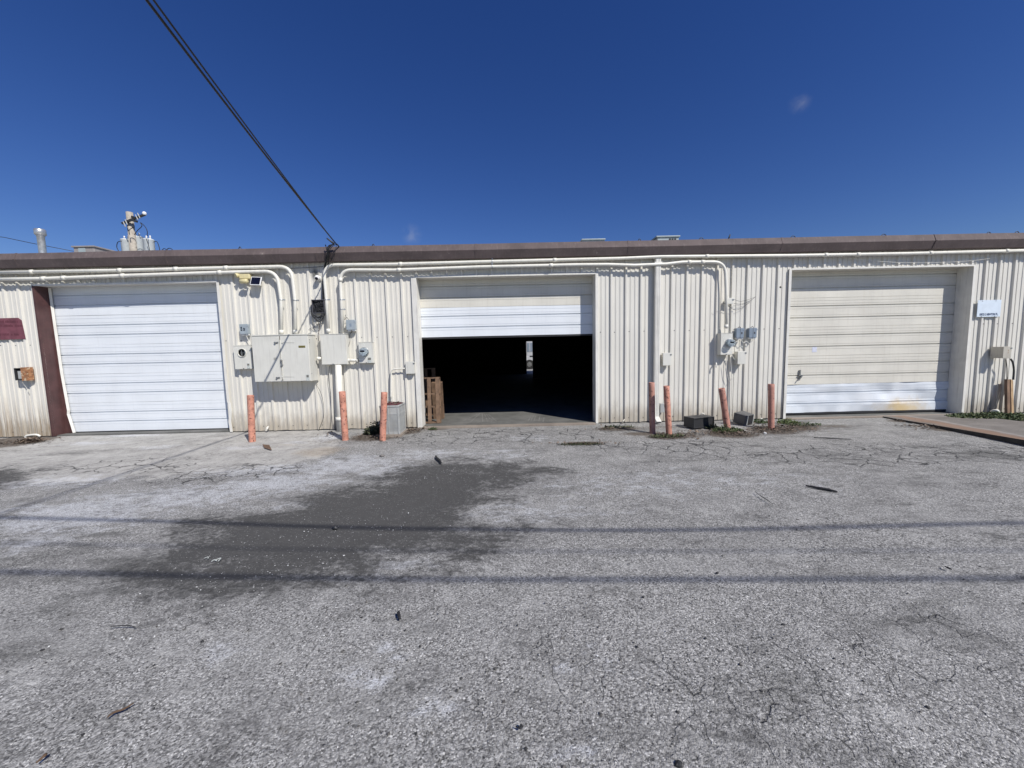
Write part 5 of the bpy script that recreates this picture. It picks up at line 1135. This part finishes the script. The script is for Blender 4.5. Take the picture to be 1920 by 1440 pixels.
for (u, v, ang) in ((233, 420, -.35), (236.5, 416, -.35), (256, 407, -.4), (260, 404, -.4)):
    c = pp(u, v, y-.42); d = Vector((ang*1., 0, 1)).normalized(); s = MB()
    s.lathe(c-d*.2, d, [(0, .025), (.03, .038), (.09, .026), (.12, .038), (.18, .026), (.22, .038), (.30, .026), (.38, .02)], 8)
    s.build('fuse_cutout', m_acgrey, up_)
c = pp(270.5, 398, y-.3); MB().lathe(c-Vector((0, 0, .2)), (0, 0, 1), [(0, .05), (.04, .10), (.12, .12), (.2, .10), (.24, .05)], 12).build('insulator', m_white, up_)
s = MB()
for dv in (0, 6): c = pp(252, 408+dv, y-.3); s.obox(c, (.35, .12, .14), Matrix.Rotation(.3, 3, 'Y'))
s.build('bracket', m_darkmetal, up_)
s = MB()
for pts in ([(263, 417), (266, 424), (258, 432), (252, 440)], [(265, 418), (272, 425), (276, 433), (276, 443)], [(228, 452), (221, 454), (219, 463), (223, 472)], [(288, 454), (294, 453), (298, 462), (300, 471)], [(303, 470), (308, 466), (314, 470)], [(243, 440), (242, 432), (247, 428), (252, 425)], [(274, 447), (278, 458), (281, 471)]):
    MB().tube(smooth([pp(u, v, y-.5) for u, v in pts], 5), .022, 5).build('jumper_wire', m_black, up_)
s = MB(); s.tube([PY(-60, 437, y), PY(8, 445, y), PY(60, 456, y), PY(138, 471, y)], .02, 5); tag(s.build('overhead_line', m_darkmetal), 'thin overhead line slanting down behind the roof at far left', 'power line')

# ================================================================ OVERHEAD LINES (their shadows cross the asphalt) and the pole behind
def shadow_line(pts, H, r_, label):
    P = []
    for (u, v) in pts:
        g = G(u, v); P.append(g+SD*(H/SD.z))
    P0 = P[0]+(P[0]-P[1])*6; P1 = P[-1]+(P[-1]-P[-2])*6
    o = MB().tube([P0]+smooth(P, 6)+[P1], r_, 8).build('power_line', m_black); tag(o, label, 'power line', 'power lines strung parallel to the building behind the viewpoint')
shadow_line([(0, 968), (640, 986), (1280, 991), (1920, 980)], 6.6, .020, 'farthest power line from the viewpoint, casting the strongest shadow')
shadow_line([(0, 1017), (640, 1029), (1280, 1031), (1920, 1031)], 6.4, .008, 'thin middle power line casting the faint shadow')
shadow_line([(0, 1071), (640, 1083), (1280, 1084), (1920, 1083)], 6.2, .018, 'nearest power line to the viewpoint, casting the lowest shadow')
pb = Vector((pole_top.x+.1, pole_top.y-.25, -.1)); r = empty('utility_pole', pb, 'wooden utility pole behind the viewpoint holding the service cable', 'utility pole')
MB().tube([pb, pb+Vector((0, 0, 10.2))], [.17, .12], 12).build('trunk', m_pole, r)
MB().beam(pb+Vector((-1.1, .16, 8.6)), pb+Vector((1.1, .16, 8.6)), .1, .12).build('crossarm', m_pole, r)

# ================================================================ PARKED VAN beyond the rear door
gx0 = PY(991.5, 668, 30.); wr = .37
r = empty('parked_van', (gx0.x+1., 31, 0), 'white parked van glimpsed through the narrow rear doorway', 'van')
xw = gx0.x+.05
s = MB(); s.box(xw-1.1, xw+4.2, 30.1, 32.0, .45, 1.05); s.box(xw-.2, xw+4.2, 30.15, 31.95, 1.05, 2.3); s.add([(xw-1.1, 30.1, 1.05), (xw-.2, 30.15, 1.05), (xw-.2, 30.15, 2.2), (xw-1.1, 31.98, 1.05), (xw-.2, 31.95, 1.05), (xw-.2, 31.95, 2.2)], [(0, 1, 2), (3, 4, 5), (0, 2, 5, 3)]); s.build('body', m_whitecar, r, bevel=.04)
wv = MB().box(xw-.15, xw+.75, 30.13, 30.148, 1.36, 2.05).build('window', m_blueg, r); MB().box(xw+.02, xw+.07, 30.118, 30.129, 1.36, 2.05).build('window_bar', m_whitecar, wv); MB().box(xw+.03, xw+.7, 30.08, 30.099, .95, 1.04).build('side_moulding', m_tyre, r)
for xx_ in (xw, xw+3.1):
    for yy_ in (30.06, 31.85):
        w = MB().lathe((xx_, yy_+.2, wr), (0, -1, 0), [(0, wr*.9), (.02, wr), (.19, wr), (.21, wr*.9)], 22).build('wheel', m_tyre, r); MB().lathe((xx_, yy_, wr), (0, -1, 0), [(0, wr*.6), (.012, wr*.5), (.012, .05), (.02, .04)], 16).build('rim', m_steel, w)
s = MB(); s.box(-12, 14, 44, 44.3, -.1, 5.5); tag(s.build('neighbouring_building', m_wall), 'pale metal building far behind, glimpsed above the parked van', 'building')
